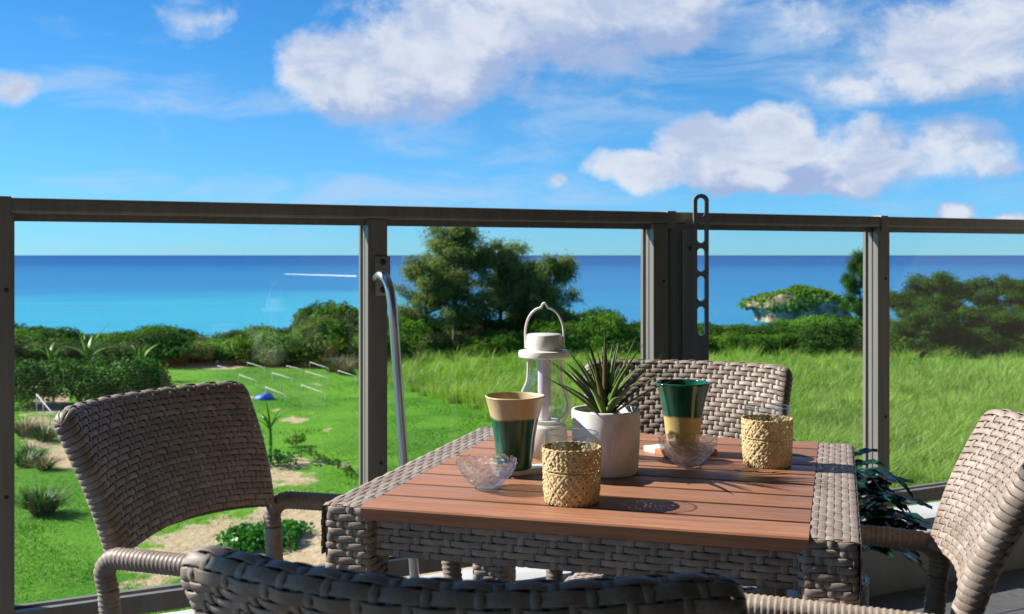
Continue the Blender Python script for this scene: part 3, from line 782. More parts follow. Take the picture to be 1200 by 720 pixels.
def crystal_bowl(px, py, label, s):
    o = empty('glass_bowl', on_table(px, py), .2, label, 'bowl', 'cut glass bowls')
    n = 96; m = 30; out = []
    def ro(t): return .018 + .031 * (1 - (1 - t) ** 1.7)
    V = []
    for i in range(m + 1):
        t = i / m
        for k in range(n):
            a = k / n; p = (a * 16 + t * 4) % 1; q = (a * 16 - t * 4) % 1
            tri = min(abs(p - .5), abs(q - .5)) * 2
            f = .0030 * tri * min(1, (1 - t) * 8) * min(1, t * 8)
            rim = .0012 * math.cos(a * 2 * math.pi * 16) * max(0, t - .85) / .15
            r = (ro(t) + f) * s; th = a * 2 * math.pi
            V.append((r * math.cos(th), r * math.sin(th), (.003 + .045 * t + rim) * s))
    for i in range(m, -1, -1):
        t = i / m
        for k in range(n):
            r = max(.002, ro(t) - .0034) * s; th = k / n * 2 * math.pi; V.append((r * math.cos(th), r * math.sin(th), (.0075 + .0405 * t) * s))
    rows = 2 * (m + 1)
    Fs = [(i * n + k, i * n + (k + 1) % n, (i + 1) * n + (k + 1) % n, (i + 1) * n + k) for i in range(rows - 1) for k in range(n)]
    Fs.append(tuple((rows - 1) * n + k for k in range(n))); Fs.append(tuple(range(n))[::-1])
    MB().add(V, Fs).build('bowl', 'crystal', o, smooth=False)
    MB().tube([(.0175 * s * math.cos(a), .0175 * s * math.sin(a), .0022) for a in np.linspace(0, 2 * math.pi, 33)[:-1]], .0022, 8, closed=True).build('foot_ring', 'crystal', o)
crystal_bowl(570, 573, 'small cut glass bowl beside the beige rimmed cup', 1.0)
crystal_bowl(806, 547, 'small cut glass bowl in front of the yellow based cup', 1.06)
def tumbler(px, py, label, rot):
    o = empty('glass_tumbler', on_table(px, py), rot, label, 'tumbler', 'raffia sleeved tumblers')
    prof = [(0, .002), (.033, .002), (.036, .006), (.0375, .02), (.0395, .06), (.0408, .104), (.0406, .1062), (.0396, .1062), (.039, .104), (.0378, .06), (.0358, .022), (.034, .012), (0, .010)]
    MB().lathe(prof, 56).build('glass', 'cup_glass', o)
    MB().tube([(.0402 * math.cos(a), .0402 * math.sin(a), .1058) for a in np.linspace(0, 2 * math.pi, 49)[:-1]], .0011, 6, closed=True).build('rim', 'crystal', o)
    # raffia sleeve: two families of helical strands that cross, plus rims
    jr = random.Random(int(px)); J = Joined(); ns = 38; z0, z1 = .001, .084; npt = 50
    def rad(z): return .0386 + .0035 * np.clip(z / .02, 0, 1) ** .6 + (z - .02) * .028
    for fam in (-1, 1):
        for k in range(ns):
            t = np.linspace(0, 1, npt); z = z0 + (z1 - z0) * t; th = 2 * math.pi * ((k + jr.uniform(-.22, .22)) / ns) + fam * t * 1.55 + (0 if fam > 0 else math.pi / ns) + .02 * np.sin(t * 9 + jr.uniform(0, 6))
            # crossings with the other family
            ph = (th - fam * 0) * ns / 2 + 0; x = t * 1.55 * 2 * ns / (2 * math.pi)
            hh = .0005 * np.cos(math.pi * x + (0 if fam > 0 else math.pi) + k * math.pi)
            band = np.exp(-((z - .050) / .0035) ** 2)
            r = rad(z) + hh * jr.uniform(.5, 2.2) + .0006 + jr.uniform(-.0003, .0005) - band * .0018
            C = np.stack([r * np.cos(th), r * np.sin(th), z], -1); N = unit(np.stack([np.cos(th), np.sin(th), 0 * th], -1))
            T = unit(np.gradient(C, axis=0)); A = np.cross(N, T)
            V, Fq = ribbon_geo(C, A, N, .0046 * (1 - .5 * band), .0011); J.add(V, Fq)
    for zc, am, rr_ in ((.0835, .0010, .0013), (.0475, .0006, .0011), (.0525, .0006, .0011)):
        th = np.linspace(0, 2 * math.pi, 157)[:-1]; zz = zc + am * np.cos(th * 26); r = rad(zz) + .0006 + .0004 * np.sin(th * 26)
        m_ = MB().tube(np.stack([r * np.cos(th), r * np.sin(th), zz], -1), rr_, 6, closed=True); J.add(np.array(m_.v), np.array(m_.f))
    for k in range(32):                                   # scalloped lower edge
        a = 2 * math.pi * k / 32; t = np.linspace(-1, 1, 7); th = a + t * .085; zz = .0012 + .006 * t * t; r = .0392 + 0 * t + .002
        m_ = MB().tube(np.stack([r * np.cos(th), r * np.sin(th), zz], -1), .0011, 5, cap=False); J.add(np.array(m_.v), np.array(m_.f))
    sl = J.build('sleeve', 'raffia', o)
    del sl['kind']
tumbler(670, 588, 'tumbler in woven raffia sleeve beside the white plant pot', .3)
tumbler(899, 545, 'tumbler in woven raffia sleeve beside the table border', 1.1)
# lantern
ln = empty('lantern', on_table(638, 533), R(-14), 'white camping lantern with wire handle and pear shaped glass', 'lantern')
MB().lathe([(0, 0), (.040, 0), (.043, .003), (.043, .054), (.040, .058), (.030, .060), (.030, .066), (0, .066)], 56).build('base', 'white_enamel', ln, angle=50)
MB().lathe([(.0125, .0665), (.0125, .182)], 28).build('diffuser_tube', 'diffuser', ln)
pg = [(.028, .067), (.038, .072), (.0445, .085), (.0455, .097), (.041, .115), (.033, .132), (.028, .148), (.0265, .165), (.0265, .183)]
pc = catmull([(r, 0, z) for r, z in pg], 4)
pin = [(p[0] - .0016, p[2]) for p in pc[::-1]]
MB().lathe([(p[0], p[2]) for p in pc] + pin, 48).build('globe', 'cup_glass', ln)
for sg in (-1, 1):
    pth = catmull([(sg * .036, 0, .06), (sg * .046, 0, .078), (sg * .0485, 0, .095), (sg * .043, 0, .116), (sg * .034, 0, .136), (sg * .0315, 0, .155), (sg * .0315, 0, .185)], 5)
    MB().tube(pth, .0028, 10).build('cage_wire', 'white_enamel', ln)
MB().lathe([(0, .184), (.046, .184), (.049, .186), (.0495, .193), (.048, .197), (.034, .1985), (.0335, .226), (.031, .2285), (0, .2285)], 56).build('lid', 'white_enamel', ln, angle=50)
hp = [(-.0365, 0, .206), (-.0372, 0, .225), (-.036, 0, .243), (-.029, 0, .262), (-.017, 0, .2745), (-.007, 0, .2785), (-.0035, 0, .2845), (0, 0, .2868), (.0035, 0, .2845), (.007, 0, .2785), (.017, 0, .2745), (.029, 0, .262), (.036, 0, .243), (.0372, 0, .225), (.0365, 0, .206)]
MB().tube(catmull(hp, 4), .0023, 10).build('handle', 'white_enamel', ln)
for sg in (-1, 1): MB().box(*sorted((sg * .0325, sg * .0385)), -.004, .004, .201, .212).build('handle_lug', 'white_enamel', ln, bevel=.001)
# succulent in pot
pt = empty('plant_pot', on_table(710, 554), 0, 'white concrete pot on the table holding spiky leaves', 'pot')
MB().lathe([(0, 0), (.052, 0), (.0555, .004), (.0585, .055), (.0595, .108), (.0585, .1105), (.0545, .1105), (.0535, .108), (.0530, .09), (0, .09)], 64).build('pot_wall', 'pot_concrete', pt)
MB().lathe([(.053, .097), (.04, .0985), (.02, .0995), (.0001, .0995)], 40).build('pot_soil', 'soil', pt)
rp = random.Random(4)
for k in range(14):
    a = rp.uniform(0, 6.28); q = rp.uniform(.02, .047); s_ = rp.uniform(.004, .008)
    MB().lathe([(0.0003, -s_ * .6), (s_ * .8, -s_ * .3), (s_, 0), (s_ * .7, s_ * .5), (.0003, s_ * .6)], 9, lambda a_, z: 1 + .2 * math.sin(3 * a_)).build('pebble', 'pebble', pt, (q * math.cos(a), q * math.sin(a), .100))
su = empty('spiky_succulent', tuple(Vector(on_table(710, 554)) + Vector((0, 0, .0985))), 0, 'green spiky succulent with dark reddish leaves in white pot', 'plant')
def blade(length, wid, th0, curl, az, base_r, nseg=9, fold=.35, z0=0.0, twist=0.0):
    """leaf that starts at the crown, leans out by th0 (from vertical) and bends by curl"""
    V = []; x = base_r; z = z0; a = th0
    for i in range(nseg + 1):
        t = i / nseg; w = wid * (.75 + .6 * t if t < .25 else (1 - ((t - .25) / .75) ** 1.6) * .9) ; w = max(w, .0004)
        V.append((x, w, z, a, t)); a += curl / nseg; x += math.sin(a) * length / nseg; z += math.cos(a) * length / nseg
    out = []
    for x, w, z, a, t in V:
        nx_, nz_ = -math.cos(a), math.sin(a)
        th = wid * .22 * (1 - t * .8)
        for yy, hh in ((-w, fold * w), (0, 0), (w, fold * w), (0, -th)):
            out.append((x + nx_ * hh, yy + twist * t * x, z + nz_ * hh))
    Fs = []
    for i in range(nseg):
        for k in range(4): Fs.append((i * 4 + k, i * 4 + (k + 1) % 4, i * 4 + 4 + (k + 1) % 4, i * 4 + 4 + k))
    ca, sa = math.cos(az), math.sin(az)
    return [(p[0] * ca - p[1] * sa, p[0] * sa + p[1] * ca, p[2]) for p in out], Fs
ga = 0
for k in range(46):
    ga += 2.39996 + rp.uniform(-.25, .25); t = k / 45
    lean = .06 + 1.12 * t ** .8 + rp.uniform(-.10, .10); ln_ = (.140 - .012 * t) * rp.uniform(.80, 1.12) if t > .12 else .125 * rp.uniform(.8, 1)
    V, Fs = blade(ln_, rp.uniform(.0058, .0080), lean * .72, rp.uniform(.10, .55) * (.4 + t), ga, .004 + .006 * t, z0=.012 * (1 - t))
    MB().add(V, Fs).build('leaf', 'aloe_red' if (rp.random() < .25 and k > 8) else 'aloe', su)
# floor plant in navy pot
fpx, fpy = .80, 2.86
np_ = empty('floor_pot', (fpx, fpy, 0), 0, 'dark navy glazed floor pot behind the table', 'pot')
MB().lathe([(0, .001), (.085, .001), (.10, .01), (.118, .15), (.124, .262), (.122, .268), (.116, .268), (.113, .255), (.112, .24), (0, .24)], 48).build('pot_wall', 'navy_pot', np_)
MB().lathe([(.112, .245), (.0001, .25)], 32).build('pot_soil', 'soil', np_)
fp = empty('leafy_floor_plant', (fpx, fpy, .247), 0, 'dark glossy leafy plant growing behind the table border', 'plant')
rp = random.Random(11)
def wide_leaf(base, az, lift, length, wid, droop):
    n = 9; P = []; x = 0; z = 0; a = lift
    ca, sa = math.cos(az), math.sin(az); V = []
    for i in range(n + 1):
        t = i / n; w = wid * math.sin(math.pi * min(1, .04 + t * .96)) ** .8 * (1 - .25 * t) + .0008
        for q, hh in ((-1, .22), (-.5, .05), (0, 0), (.5, .05), (1, .22)):
            y = q * w; zz = z + abs(q) * w * .25 + .004 * math.sin(t * 14 + q * 3); V.append((base[0] + x * ca - y * sa, base[1] + x * sa + y * ca, base[2] + zz))
        a -= droop / n; x += math.cos(a) * length / n; z += math.sin(a) * length / n
    Fs = [(i * 5 + k, i * 5 + k + 1, i * 5 + 5 + k + 1, i * 5 + 5 + k) for i in range(n) for k in range(4)]
    return V, Fs
for k in range(62):
    az = rp.uniform(0, 6.28) if k % 3 else rp.uniform(-.9, .7); hgt = rp.uniform(.10, .31); rad_ = rp.uniform(.01, .08) + (.07 if hgt < .24 else .02)
    top_ = (rad_ * math.cos(az), rad_ * math.sin(az), hgt)
    st = MB().tube(catmull([(0.02 * math.cos(az), .02 * math.sin(az), 0), (top_[0] * .4, top_[1] * .4, hgt * .6), top_], 3), .0022, 5).build('stem', 'floor_plant', fp)
    V, Fs = wide_leaf(top_, az, rp.uniform(-.1, .6), rp.uniform(.10, .17), rp.uniform(.022, .036), rp.uniform(.4, 1.2))
    MB().add(V, Fs).build('leaf', 'floor_plant', fp)
for k in range(7):
    az = rp.uniform(2.7, 3.7); V, Fs = blade(rp.uniform(.40, .47), .006, rp.uniform(.0, .22), .3, az, .01); MB().add(V, Fs).build('leaf', 'tuft', fp)

# ------------------------------------------------------------------ vegetation outside
def leaf_quads(P, Nn, size, aspect, rs, curl=0.0, T=None):
    n = len(P); r = rs.normal(size=(n, 3)) if T is None else T
    T = unit(r - Nn * np.sum(r * Nn, 1, keepdims=True)); B = np.cross(Nn, T); L = size[:, None]; Wd = L * aspect
    V = np.stack([P - T * L * .5, P + B * Wd * .5 + Nn * L * .08, P + T * L * .5, P - B * Wd * .5 + Nn * L * .08], 1).reshape(-1, 3)
    return V, np.arange(4 * n).reshape(n, 4)
def crown_mesh(name, blobs, per, size, aspect, seed, droop=0.0, inner=.25, fuzz=.07):
    rs = np.random.default_rng(seed); Vs = []
    for cx, cy, cz, rx, ry, rz in blobs:
        n = int(per * (rx * ry * rz) ** (2 / 3)); d = unit(rs.normal(size=(n, 3)))
        keep = (d[:, 2] > -.55); d = d[keep]; n = len(d)
        lump = 1 + .16 * np.sin(d[:, 0] * 7 + cx * 5) * np.sin(d[:, 1] * 6 + cy * 3) + .10 * np.sin(d[:, 2] * 11 + d[:, 0] * 9)
        q = np.where(rs.random(n) < inner, rs.uniform(.35, .9, n), rs.normal(1.0, fuzz, n)) * lump
        P = np.array([cx, cy, cz]) + d * q[:, None] * np.array([rx, ry, rz])
        N = unit(d + rs.normal(size=(n, 3)) * .75 + np.array([0, 0, .35]))
        V, _ = leaf_quads(P, N, rs.uniform(.6, 1.3, n) * size, aspect, rs, T=None if not droop else (rs.normal(size=(n, 3)) * .6 + np.array([0, 0, -droop]) + d * .8))
        Vs.append(V)
    V = np.concatenate(Vs); return np_mesh(name, V, np.arange(len(V)).reshape(-1, 4))
def bush_blobs(seed, w, h, n):
    r = random.Random(seed); out = []
    for k in range(n):
        a = r.uniform(0, 6.28); q = math.sqrt(r.random()) * .5; z = r.uniform(.22, .80) * (1 - q * .75)
        s = r.uniform(.15, .25)
        out.append((w * q * math.cos(a), w * q * math.sin(a), h * z, w * s, w * s, h * s * 1.1))
    out.append((0, 0, h * .35, w * .36, w * .36, h * .36)); return out
def stems(seed, n, h, spread, r0):
    r = random.Random(seed); m = MB()
    for k in range(n):
        a = r.uniform(0, 6.28); s = r.uniform(.3, 1) * spread
        p = catmull([(.05 * math.cos(a), .05 * math.sin(a), -.35), (s * .3 * math.cos(a), s * .3 * math.sin(a), h * .4), (s * math.cos(a + .3), s * math.sin(a + .3), h)], 4)
        m.tube(p, np.linspace(r0, r0 * .25, len(p)), 6)
    return m.mesh('trunk')
BM = []
for k, (w, h) in enumerate(((3.0, 2.1), (3.6, 2.4), (2.6, 2.3), (3.4, 2.0), (2.8, 2.6))):
    BM.append((crown_mesh('crown', bush_blobs(20 + k, w, h, 16), 2600, .15, .5, 40 + k), stems(60 + k, 5, h * .6, w * .25, .05), h, w))
MATSET = {}
def set_mat(me, m):
    key = (me.name, m)
    if key not in MATSET: c = me.copy(); c.materials.clear(); c.materials.append(MATS[m]); MATSET[key] = c
    return MATSET[key]
def plant(name, crown, trunk, m, loc, rz, sc, label, cat, group=None):
    o = empty(name, loc, rz, label, cat, group); o.scale = sc
    link('crown', set_mat(crown, m), None, o); link('trunk', set_mat(trunk, 'bark'), None, o); return o
SIL = [(-200, 380), (0, 378), (20, 376), (60, 386), (100, 394), (140, 388), (175, 377), (205, 388), (240, 392), (270, 382), (300, 380), (330, 386), (350, 372), (375, 364), (415, 362), (445, 366), (470, 362), (520, 372), (600, 372), (650, 358), (700, 362), (740, 372), (790, 380), (820, 378), (850, 372), (890, 388), (930, 388), (960, 364), (990, 364), (1030, 372), (1060, 388), (1100, 394), (1160, 396), (1200, 392), (1400, 385)]
rb = random.Random(3)
LB_ = {'bush_dark': 'dark green rounded coastal bush', 'bush_mid': 'mid green leafy coastal bush', 'bush_lime': 'yellow green leafy coastal bush'}
px = -150.0
while px < 1360:
    tp = np.interp(px, [a for a, b in SIL], [b for a, b in SIL])
    for row in range(3):
        Y = (50.5 if px < 440 else 56.5) + row * 2.6 + rb.uniform(-.7, .7)
        if row == 0 and px > 440: Y -= .8
        q = px + rb.uniform(-14, 14); X = (q - 600) / F * Y
        b = BM[rb.randrange(len(BM))]; zg = float(ground_z(X, Y))
        top = EYE - (tp + (14, 4, 2)[row] + rb.uniform(-4, 6) - HORIZ) / F * Y; hh = max(1.1, top - zg) / (b[2] * .87)
        reg = 'behind the rounded hedge' if q < 195 else 'behind the white trellises' if q < 440 else 'under the tall feathery trees' if q < 760 else 'before the rocky islet' if q < 1010 else 'under the dark feathery trees by the field'
        m = rb.choices(['bush_dark', 'bush_mid', 'bush_lime'], (6, 5, .6 if row < 2 else 0))[0]
        plant('coastal_bush', b[0], b[1], m, (X, Y, zg), rb.uniform(0, 6.28), (rb.uniform(.8, 1.1), rb.uniform(.8, 1.1), hh * rb.uniform(.95, 1.05)), LB_[m] + ' ' + reg, 'bush', 'bushes of the treeline ' + reg)
    px += 41
# casuarina trees
def casuarina(seed, h, w, nb, dens):
    r = random.Random(seed); m = MB(); blobs = []
    tr = catmull([(0, 0, -.4), (r.uniform(-.15, .15), 0, h * .35), (r.uniform(-.3, .3), r.uniform(-.3, .3), h * .7), (0, 0, h * .97)], 5)
    m.tube(tr, np.linspace(.14, .02, len(tr)), 7)
    for k in range(nb):
        t = .22 + .75 * (k + r.random()) / nb; base = tr[min(len(tr) - 1, int(t * (len(tr) - 1)))]; a = r.uniform(0, 6.28)
        L = w * .5 * (1.1 - .82 * t) * r.uniform(.55, 1.15) + .15; tip = (base[0] + L * math.cos(a), base[1] + L * math.sin(a), base[2] + L * r.uniform(.2, .65))
        m.tube(catmull([base, ((base[0] + tip[0]) / 2, (base[1] + tip[1]) / 2, (base[2] + tip[2]) / 2 - .05), tip], 3), np.linspace(.045, .012, 7), 5)
        for q in (.45, .75, 1.0):
            s = w * .085 * r.uniform(.7, 1.35)
            blobs.append((base[0] + (tip[0] - base[0]) * q + r.uniform(-.15, .15), base[1] + (tip[1] - base[1]) * q + r.uniform(-.15, .15), base[2] + (tip[2] - base[2]) * q + r.uniform(0, .25), s * 1.15, s * 1.15, s))
    return crown_mesh('crown', blobs, dens, .24, .16, seed + 5, droop=.5, inner=.5, fuzz=.26), m.mesh('trunk')
CT = [casuarina(81, 6.6, 4.6, 34, 1500), casuarina(82, 5.2, 4.4, 30, 1500), casuarina(83, 4.4, 4.2, 28, 1500)]
CH_ = [6.75, 5.35, 4.55]
def cas(px, top, wpx, Y, k, lab, rz, m='casuarina'):
    X = (px - 600) / F * Y; zg = float(ground_z(X, Y)); h = EYE - (top - HORIZ) / F * Y - zg; ws = wpx * Y / F / (4.6, 4.4, 4.2)[k]
    plant('casuarina_tree', CT[k][0], CT[k][1], m, (X, Y, zg), rz, (ws, ws, h / CH_[k]), lab, 'tree', 'feathery trees above the bushes')
cas(533, 262, 120, 58, 0, 'tallest feathery grey green tree standing behind the central bushes', .3)
cas(500, 305, 90, 56.5, 1, 'feathery tree leaning out on the rod side of the tallest tree', 1.3)
cas(585, 286, 105, 59, 1, 'feathery tree standing close against the tallest tree', 2.2)
cas(655, 306, 95, 58, 2, 'low airy feathery tree with sea showing beside it', 4.0)
cas(618, 312, 90, 60, 2, 'airy feathery tree between the tallest tree and the low one', 5.1)
RT = 'dark feathery trees near the field edge'
for px_, top, wp, Y, k, rz in ((1008, 294, 52, 58, 0, 1.0), (1052, 345, 80, 56, 2, .4), (1092, 322, 88, 58, 1, 2.5), (1130, 332, 80, 60, 2, 3.3), (1168, 326, 80, 59, 1, 4.6), (1205, 328, 90, 58, 0, 5.6), (1250, 318, 90, 59, 1, .8), (1310, 325, 100, 58, 2, 1.9), (1075, 360, 90, 55, 2, 5.5), (1145, 362, 90, 55.5, 2, .2), (1195, 365, 90, 55, 1, 2.9)):
    X = (px_ - 600) / F * Y; zg = float(ground_z(X, Y)); h = EYE - (top - HORIZ) / F * Y - zg; ws = wp * Y / F / (4.6, 4.4, 4.2)[k]
    lab = 'slender dark feathery tree behind the railing post, above the rest' if px_ == 1008 else 'dark green feathery tree behind the grass field in the dense clump'
    plant('casuarina_tree', CT[k][0], CT[k][1], 'bush_dark', (X, Y, zg), rz, (ws, ws, h / CH_[k]), lab, 'tree', RT)
# clipped round hedge
hb = []
r = random.Random(5)
for k in range(34):
    t = r.uniform(-1, 1); hb.append((t * 2.1, r.uniform(-.55, .55), r.uniform(.35, 1.05) * (1.15 - .25 * abs(t)), .55, .5, .42))
hx, hy, hz = gp(101, 476); 
plant('hedge', crown_mesh('crown', hb, 3600, .11, .5, 91), stems(92, 8, .9, 1.6, .04), 'hedge', (hx, hy, float(ground_z(hx, hy))), R(4), (1.05, 1, 1.12), 'broad rounded dense hedge on the lawn before the treeline', 'hedge')
# banana like plants behind the hedge
def banana(px, py, h, n, seed, label, m='banana', name='banana_plant', lw=.09):
    x, y, z = gp(px, py); z = float(ground_z(x, y)); r = random.Random(seed); o = empty(name, (x, y, z), 0, label, 'plant')
    MB().tube(catmull([(0, 0, -.1), (.02, .01, h * .3), (.0, .03, h * .58)], 4), np.linspace(.05, .03, 9), 8).build('stalk', m, o)
    for k in range(n):
        V, Fs = blade(h * r.uniform(.45, .75), lw * r.uniform(.7, 1.1), r.uniform(.05, .7), r.uniform(.4, 1.3), k * 2.4 + r.uniform(-.3, .3), .01, 8, .3, h * .5)
        MB().add(V, Fs).build('leaf', m, o)
banana(104, 458, 2.1, 9, 1, 'pale broad leaved banana plant rising behind the rounded hedge', lw=.13)
banana(165, 447, 1.5, 6, 2, 'small banana plant with one pale upright leaf beside hedge', lw=.12)
banana(60, 447, 1.7, 7, 3, 'broad leaved plant at the treeline edge behind the hedge', lw=.12)
banana(316, 540, 1.45, 9, 4, 'young staked fruit plant with long arching leaves on the lawn', name='fruit_plant', lw=.05)
fx, fy, _ = gp(306, 538); fz = float(ground_z(fx, fy))
og = empty('garden_marker', (fx, fy, fz), 0, 'small orange marker ball on a stick beside the fruit plant', 'marker')
MB().tube([(0, 0, 0), (0, 0, .38)], .012, 6).build('stick', 'bark', og)
MB().lathe([(.001, .36), (.06, .38), (.08, .44), (.06, .50), (.001, .52)], 14).build('ball', 'orange_fruit', og)
# leafy crop plants round the fruit plant and along the bed
def leafy(px, py, w, h, seed, m, label, name, cat, group=None, size=.11, per=1500, asp=.6, nb=9):
    x, y, z = gp(px, py); z = float(ground_z(x, y))
    plant(name, crown_mesh('crown', bush_blobs(seed, w, h, nb), per, size, asp, seed + 3), stems(seed, 5, h * .6, w * .3, .012), m, (x, y, z), 0, (1, 1, 1), label, cat, group)
leafy(328, 548, .9, .5, 101, 'crop', 'low vegetable plants clustered at the foot of the fruit plant', 'vegetable_plant', 'plant')
leafy(345, 528, .5, .45, 102, 'bush_mid', 'small dark vegetable bush beside the fruit plant', 'vegetable_plant', 'plant')
for k, (a, b) in enumerate(((354, 533), (364, 536), (374, 540), (385, 545), (396, 550), (406, 555), (412, 560))):
    leafy(a, b, .34, .26, 110 + k, 'bush_mid', 'small seedling in the row along the vegetable bed', 'seedling', 'plant', 'seedlings in the vegetable bed row', .09, 1300, .6, 5)
leafy(300, 634, 1.15, .36, 130, 'crop', 'spreading bright green sweet potato patch in sandy soil', 'vegetable_patch', 'plant', None, .085, 3600, .8, 40)
leafy(335, 622, .8, .30, 131, 'crop', 'smaller bright green leafy patch touching the sandy soil bed', 'vegetable_patch', 'plant', None, .085, 3000, .8, 20)
leafy(280, 428, 1.3, 1.5, 133, 'bush_lime', 'yellow green upright shrub at the lawn edge', 'shrub', 'shrub', None, .13, 1600)
def grass_tuft(px, py, w, h, n, seed, m, label, group=None):
    x, y, z = gp(px, py); z = float(ground_z(x, y)); r = random.Random(seed); o = empty('grass_tuft', (x, y, z), 0, label, 'grass tuft', group); J = MB()
    for k in range(n):
        V, Fs = blade(h * r.uniform(.6, 1.15), .012, r.uniform(.05, .75), r.uniform(.3, 1.1), r.uniform(0, 6.28), r.uniform(0, w * .22), 4); J.add(V, Fs)
    J.build('blades', m, o)
grass_tuft(50, 604, .9, .62, 420, 1, 'tuft', 'large arching green grass tuft alone on the near lawn')
grass_tuft(52, 516, .8, .55, 260, 2, 'tuft', 'round green grass tuft beside the little handrail')
grass_tuft(38, 538, .8, .5, 240, 3, 'tuft', 'green grass tuft by the sandy path')
grass_tuft(52, 553, .6, .5, 160, 4, 'tuft_dry', 'brownish dry tuft between the green tufts')
grass_tuft(30, 512, .9, .7, 220, 5, 'tuft_dry', 'pale dry grass clump by the sandy path')
grass_tuft(30, 548, .7, .5, 200, 6, 'tuft', 'leafy green tuft next to the dry tuft')
grass_tuft(405, 440, 1.6, .95, 300, 7, 'tuft_dry', 'pale reedy grass clump at the lawn edge before the treeline')
grass_tuft(392, 437, 1.3, .8, 260, 8, 'tuft', 'green reedy clump at the lawn edge before the treeline')
# trellises of white poles
for k, (a, b, c_, d_) in enumerate(((255, 430, 272, 434), (290, 427, 310, 433), (280, 439, 300, 446), (319, 437, 342, 444), (336, 430, 353, 434), (311, 452, 334, 461), (358, 435.5, 384, 443), (363, 425.5, 385, 433), (353, 449, 381, 459), (396, 434, 417, 441))):
    h = .42
    A = gp(a, b, GZ + h); B = gp(c_, d_, GZ + h); mx_ = ((A[0] + B[0]) / 2, (A[1] + B[1]) / 2)
    zg = float(ground_z(*mx_)); o = empty('garden_trellis', (mx_[0], mx_[1], zg), 0, 'low white pole trellis standing on the vegetable lawn', 'trellis', 'white pole trellises on the lawn')
    A = (A[0] - mx_[0], A[1] - mx_[1], h); B = (B[0] - mx_[0], B[1] - mx_[1], h)
    MB().tube([A, B], .013, 6).build('bar', 'white_pole', o)
    for p in (A, B): MB().tube([(p[0], p[1], -.1), (p[0], p[1], h + .02)], .007, 5).build('stake', 'white_pole', o)
# little handrail by the path
A = gp(43, 470, GZ + .55); B = gp(66, 492, GZ + .3); o = empty('handrail', ((A[0] + B[0]) / 2, (A[1] + B[1]) / 2, GZ), 0, 'thin pale sloping handrail on stakes beside the hedge', 'handrail'); cx_, cy_ = o.location[0], o.location[1]
MB().tube([(A[0] - cx_, A[1] - cy_, .75), (B[0] - cx_, B[1] - cy_, .35)], .018, 6).build('bar', 'white_pole', o)
for t in (0, .35, .7, 1): 
    x, y = A[0] + (B[0] - A[0]) * t - cx_, A[1] + (B[1] - A[1]) * t - cy_; MB().tube([(x, y, -.15), (x, y, .75 - .4 * t)], .012, 5).build('stake', 'white_pole', o)
# blue tarp bundle
x, y, z = gp(309, 467); z = float(ground_z(x, y)); r = random.Random(8); m = MB(); V = []
for i in range(9):
    for k in range(18):
        a = 2 * math.pi * k / 18; t = i / 8; q = math.cos(t * math.pi / 2) ** .6 * (1 + .12 * math.sin(3 * a) + .06 * r.uniform(-1, 1)); V.append((.34 * q * math.cos(a), .2 * q * math.sin(a), .22 * math.sin(t * math.pi / 2) * (1 + .2 * math.cos(a)) - .02))
m.add(V, [(i * 18 + k, i * 18 + (k + 1) % 18, (i + 1) * 18 + (k + 1) % 18, (i + 1) * 18 + k) for i in range(8) for k in range(18)])
bo = m.build('tarp_bundle', 'blue_plastic', None, (x, y, z)); tag(bo, 'bright blue tarp bundle lying among the white trellises', 'tarp')
# rock islet
ix, iy = (935 - 600) / F * 252, 252.0
isl = empty('rock_islet', (ix, iy, SEA), 0, 'rocky undercut islet with green scrub top in the sea', 'islet')
V = []; nr, na_ = 26, 72
def isl_r(a): return 1 + .10 * math.sin(2 * a + .6) + .06 * math.sin(5 * a) + .035 * math.sin(11 * a + 1)
for i in range(nr + 1):
    t = i / nr
    for k in range(na_):
        a = 2 * math.pi * k / na_; j = .25 * math.sin(9 * a + 7 * t) + .18 * math.sin(17 * a + 3) 
        lf_ = max(0.0, -math.cos(a)) ** 2; rg = .5 * math.sin(13 * a + 4 * t) * math.sin(21 * a + 9 * t) + .4 * j      # undercut only on the seaward end
        if t < .35: u = t / .35; q = (1.06 - .10 * u) * (1 - lf_) + (.84 - .08 * math.sin(u * math.pi)) * lf_ + .05 * rg; zz = -1 + u * (2.9 + .8 * lf_) + .25 * j
        elif t < .5: u = (t - .35) / .15; q = (.96 - .03 * u) * (1 - lf_) + (.84 + .22 * math.sin(u * math.pi / 2)) * lf_ + .04 * rg; zz = 1.9 + .8 * lf_ + u * (1.2 - .3 * lf_) + .3 * j
        else: u = (t - .5) / .5; q = (.93 + .13 * lf_) * (1 - u ** 1.5) + .02 * rg * (1 - u); zz = 3.1 + .3 * lf_ + (4.4 - 1.3 * lf_) * (1 - (1 - u) ** 1.7) + .5 * rg * (1 - u) 
        V.append((11.3 * q * isl_r(a) * math.cos(a), 8 * q * isl_r(a) * math.sin(a), zz))
Fq = [(i * na_ + k, i * na_ + (k + 1) % na_, (i + 1) * na_ + (k + 1) % na_, (i + 1) * na_ + k) for i in range(nr) for k in range(na_)]
MB().add(V, Fq).build('rock', 'rock', isl)
rs = np.random.default_rng(6); n = 9000; VV = np.array(V[10 * na_:]); VV = VV[vnoise(VV[:, 0] + 50, VV[:, 1] * 1.5 + VV[:, 2] + 50, 2.6, 21) + (VV[:, 2] - 4.6) * .10 > .34]; pick = rs.integers(0, len(VV), n)
P = VV[pick] + rs.normal(size=(n, 3)) * np.array([.55, .55, .22]); V2, F2 = leaf_quads(P, unit(rs.normal(size=(n, 3)) * .7 + np.array([-.2, -.3, .8])), rs.uniform(.4, .9, n), .7, rs)
sk = link('scrub', np_mesh('scrub', V2, F2), 'bush_mid', isl)
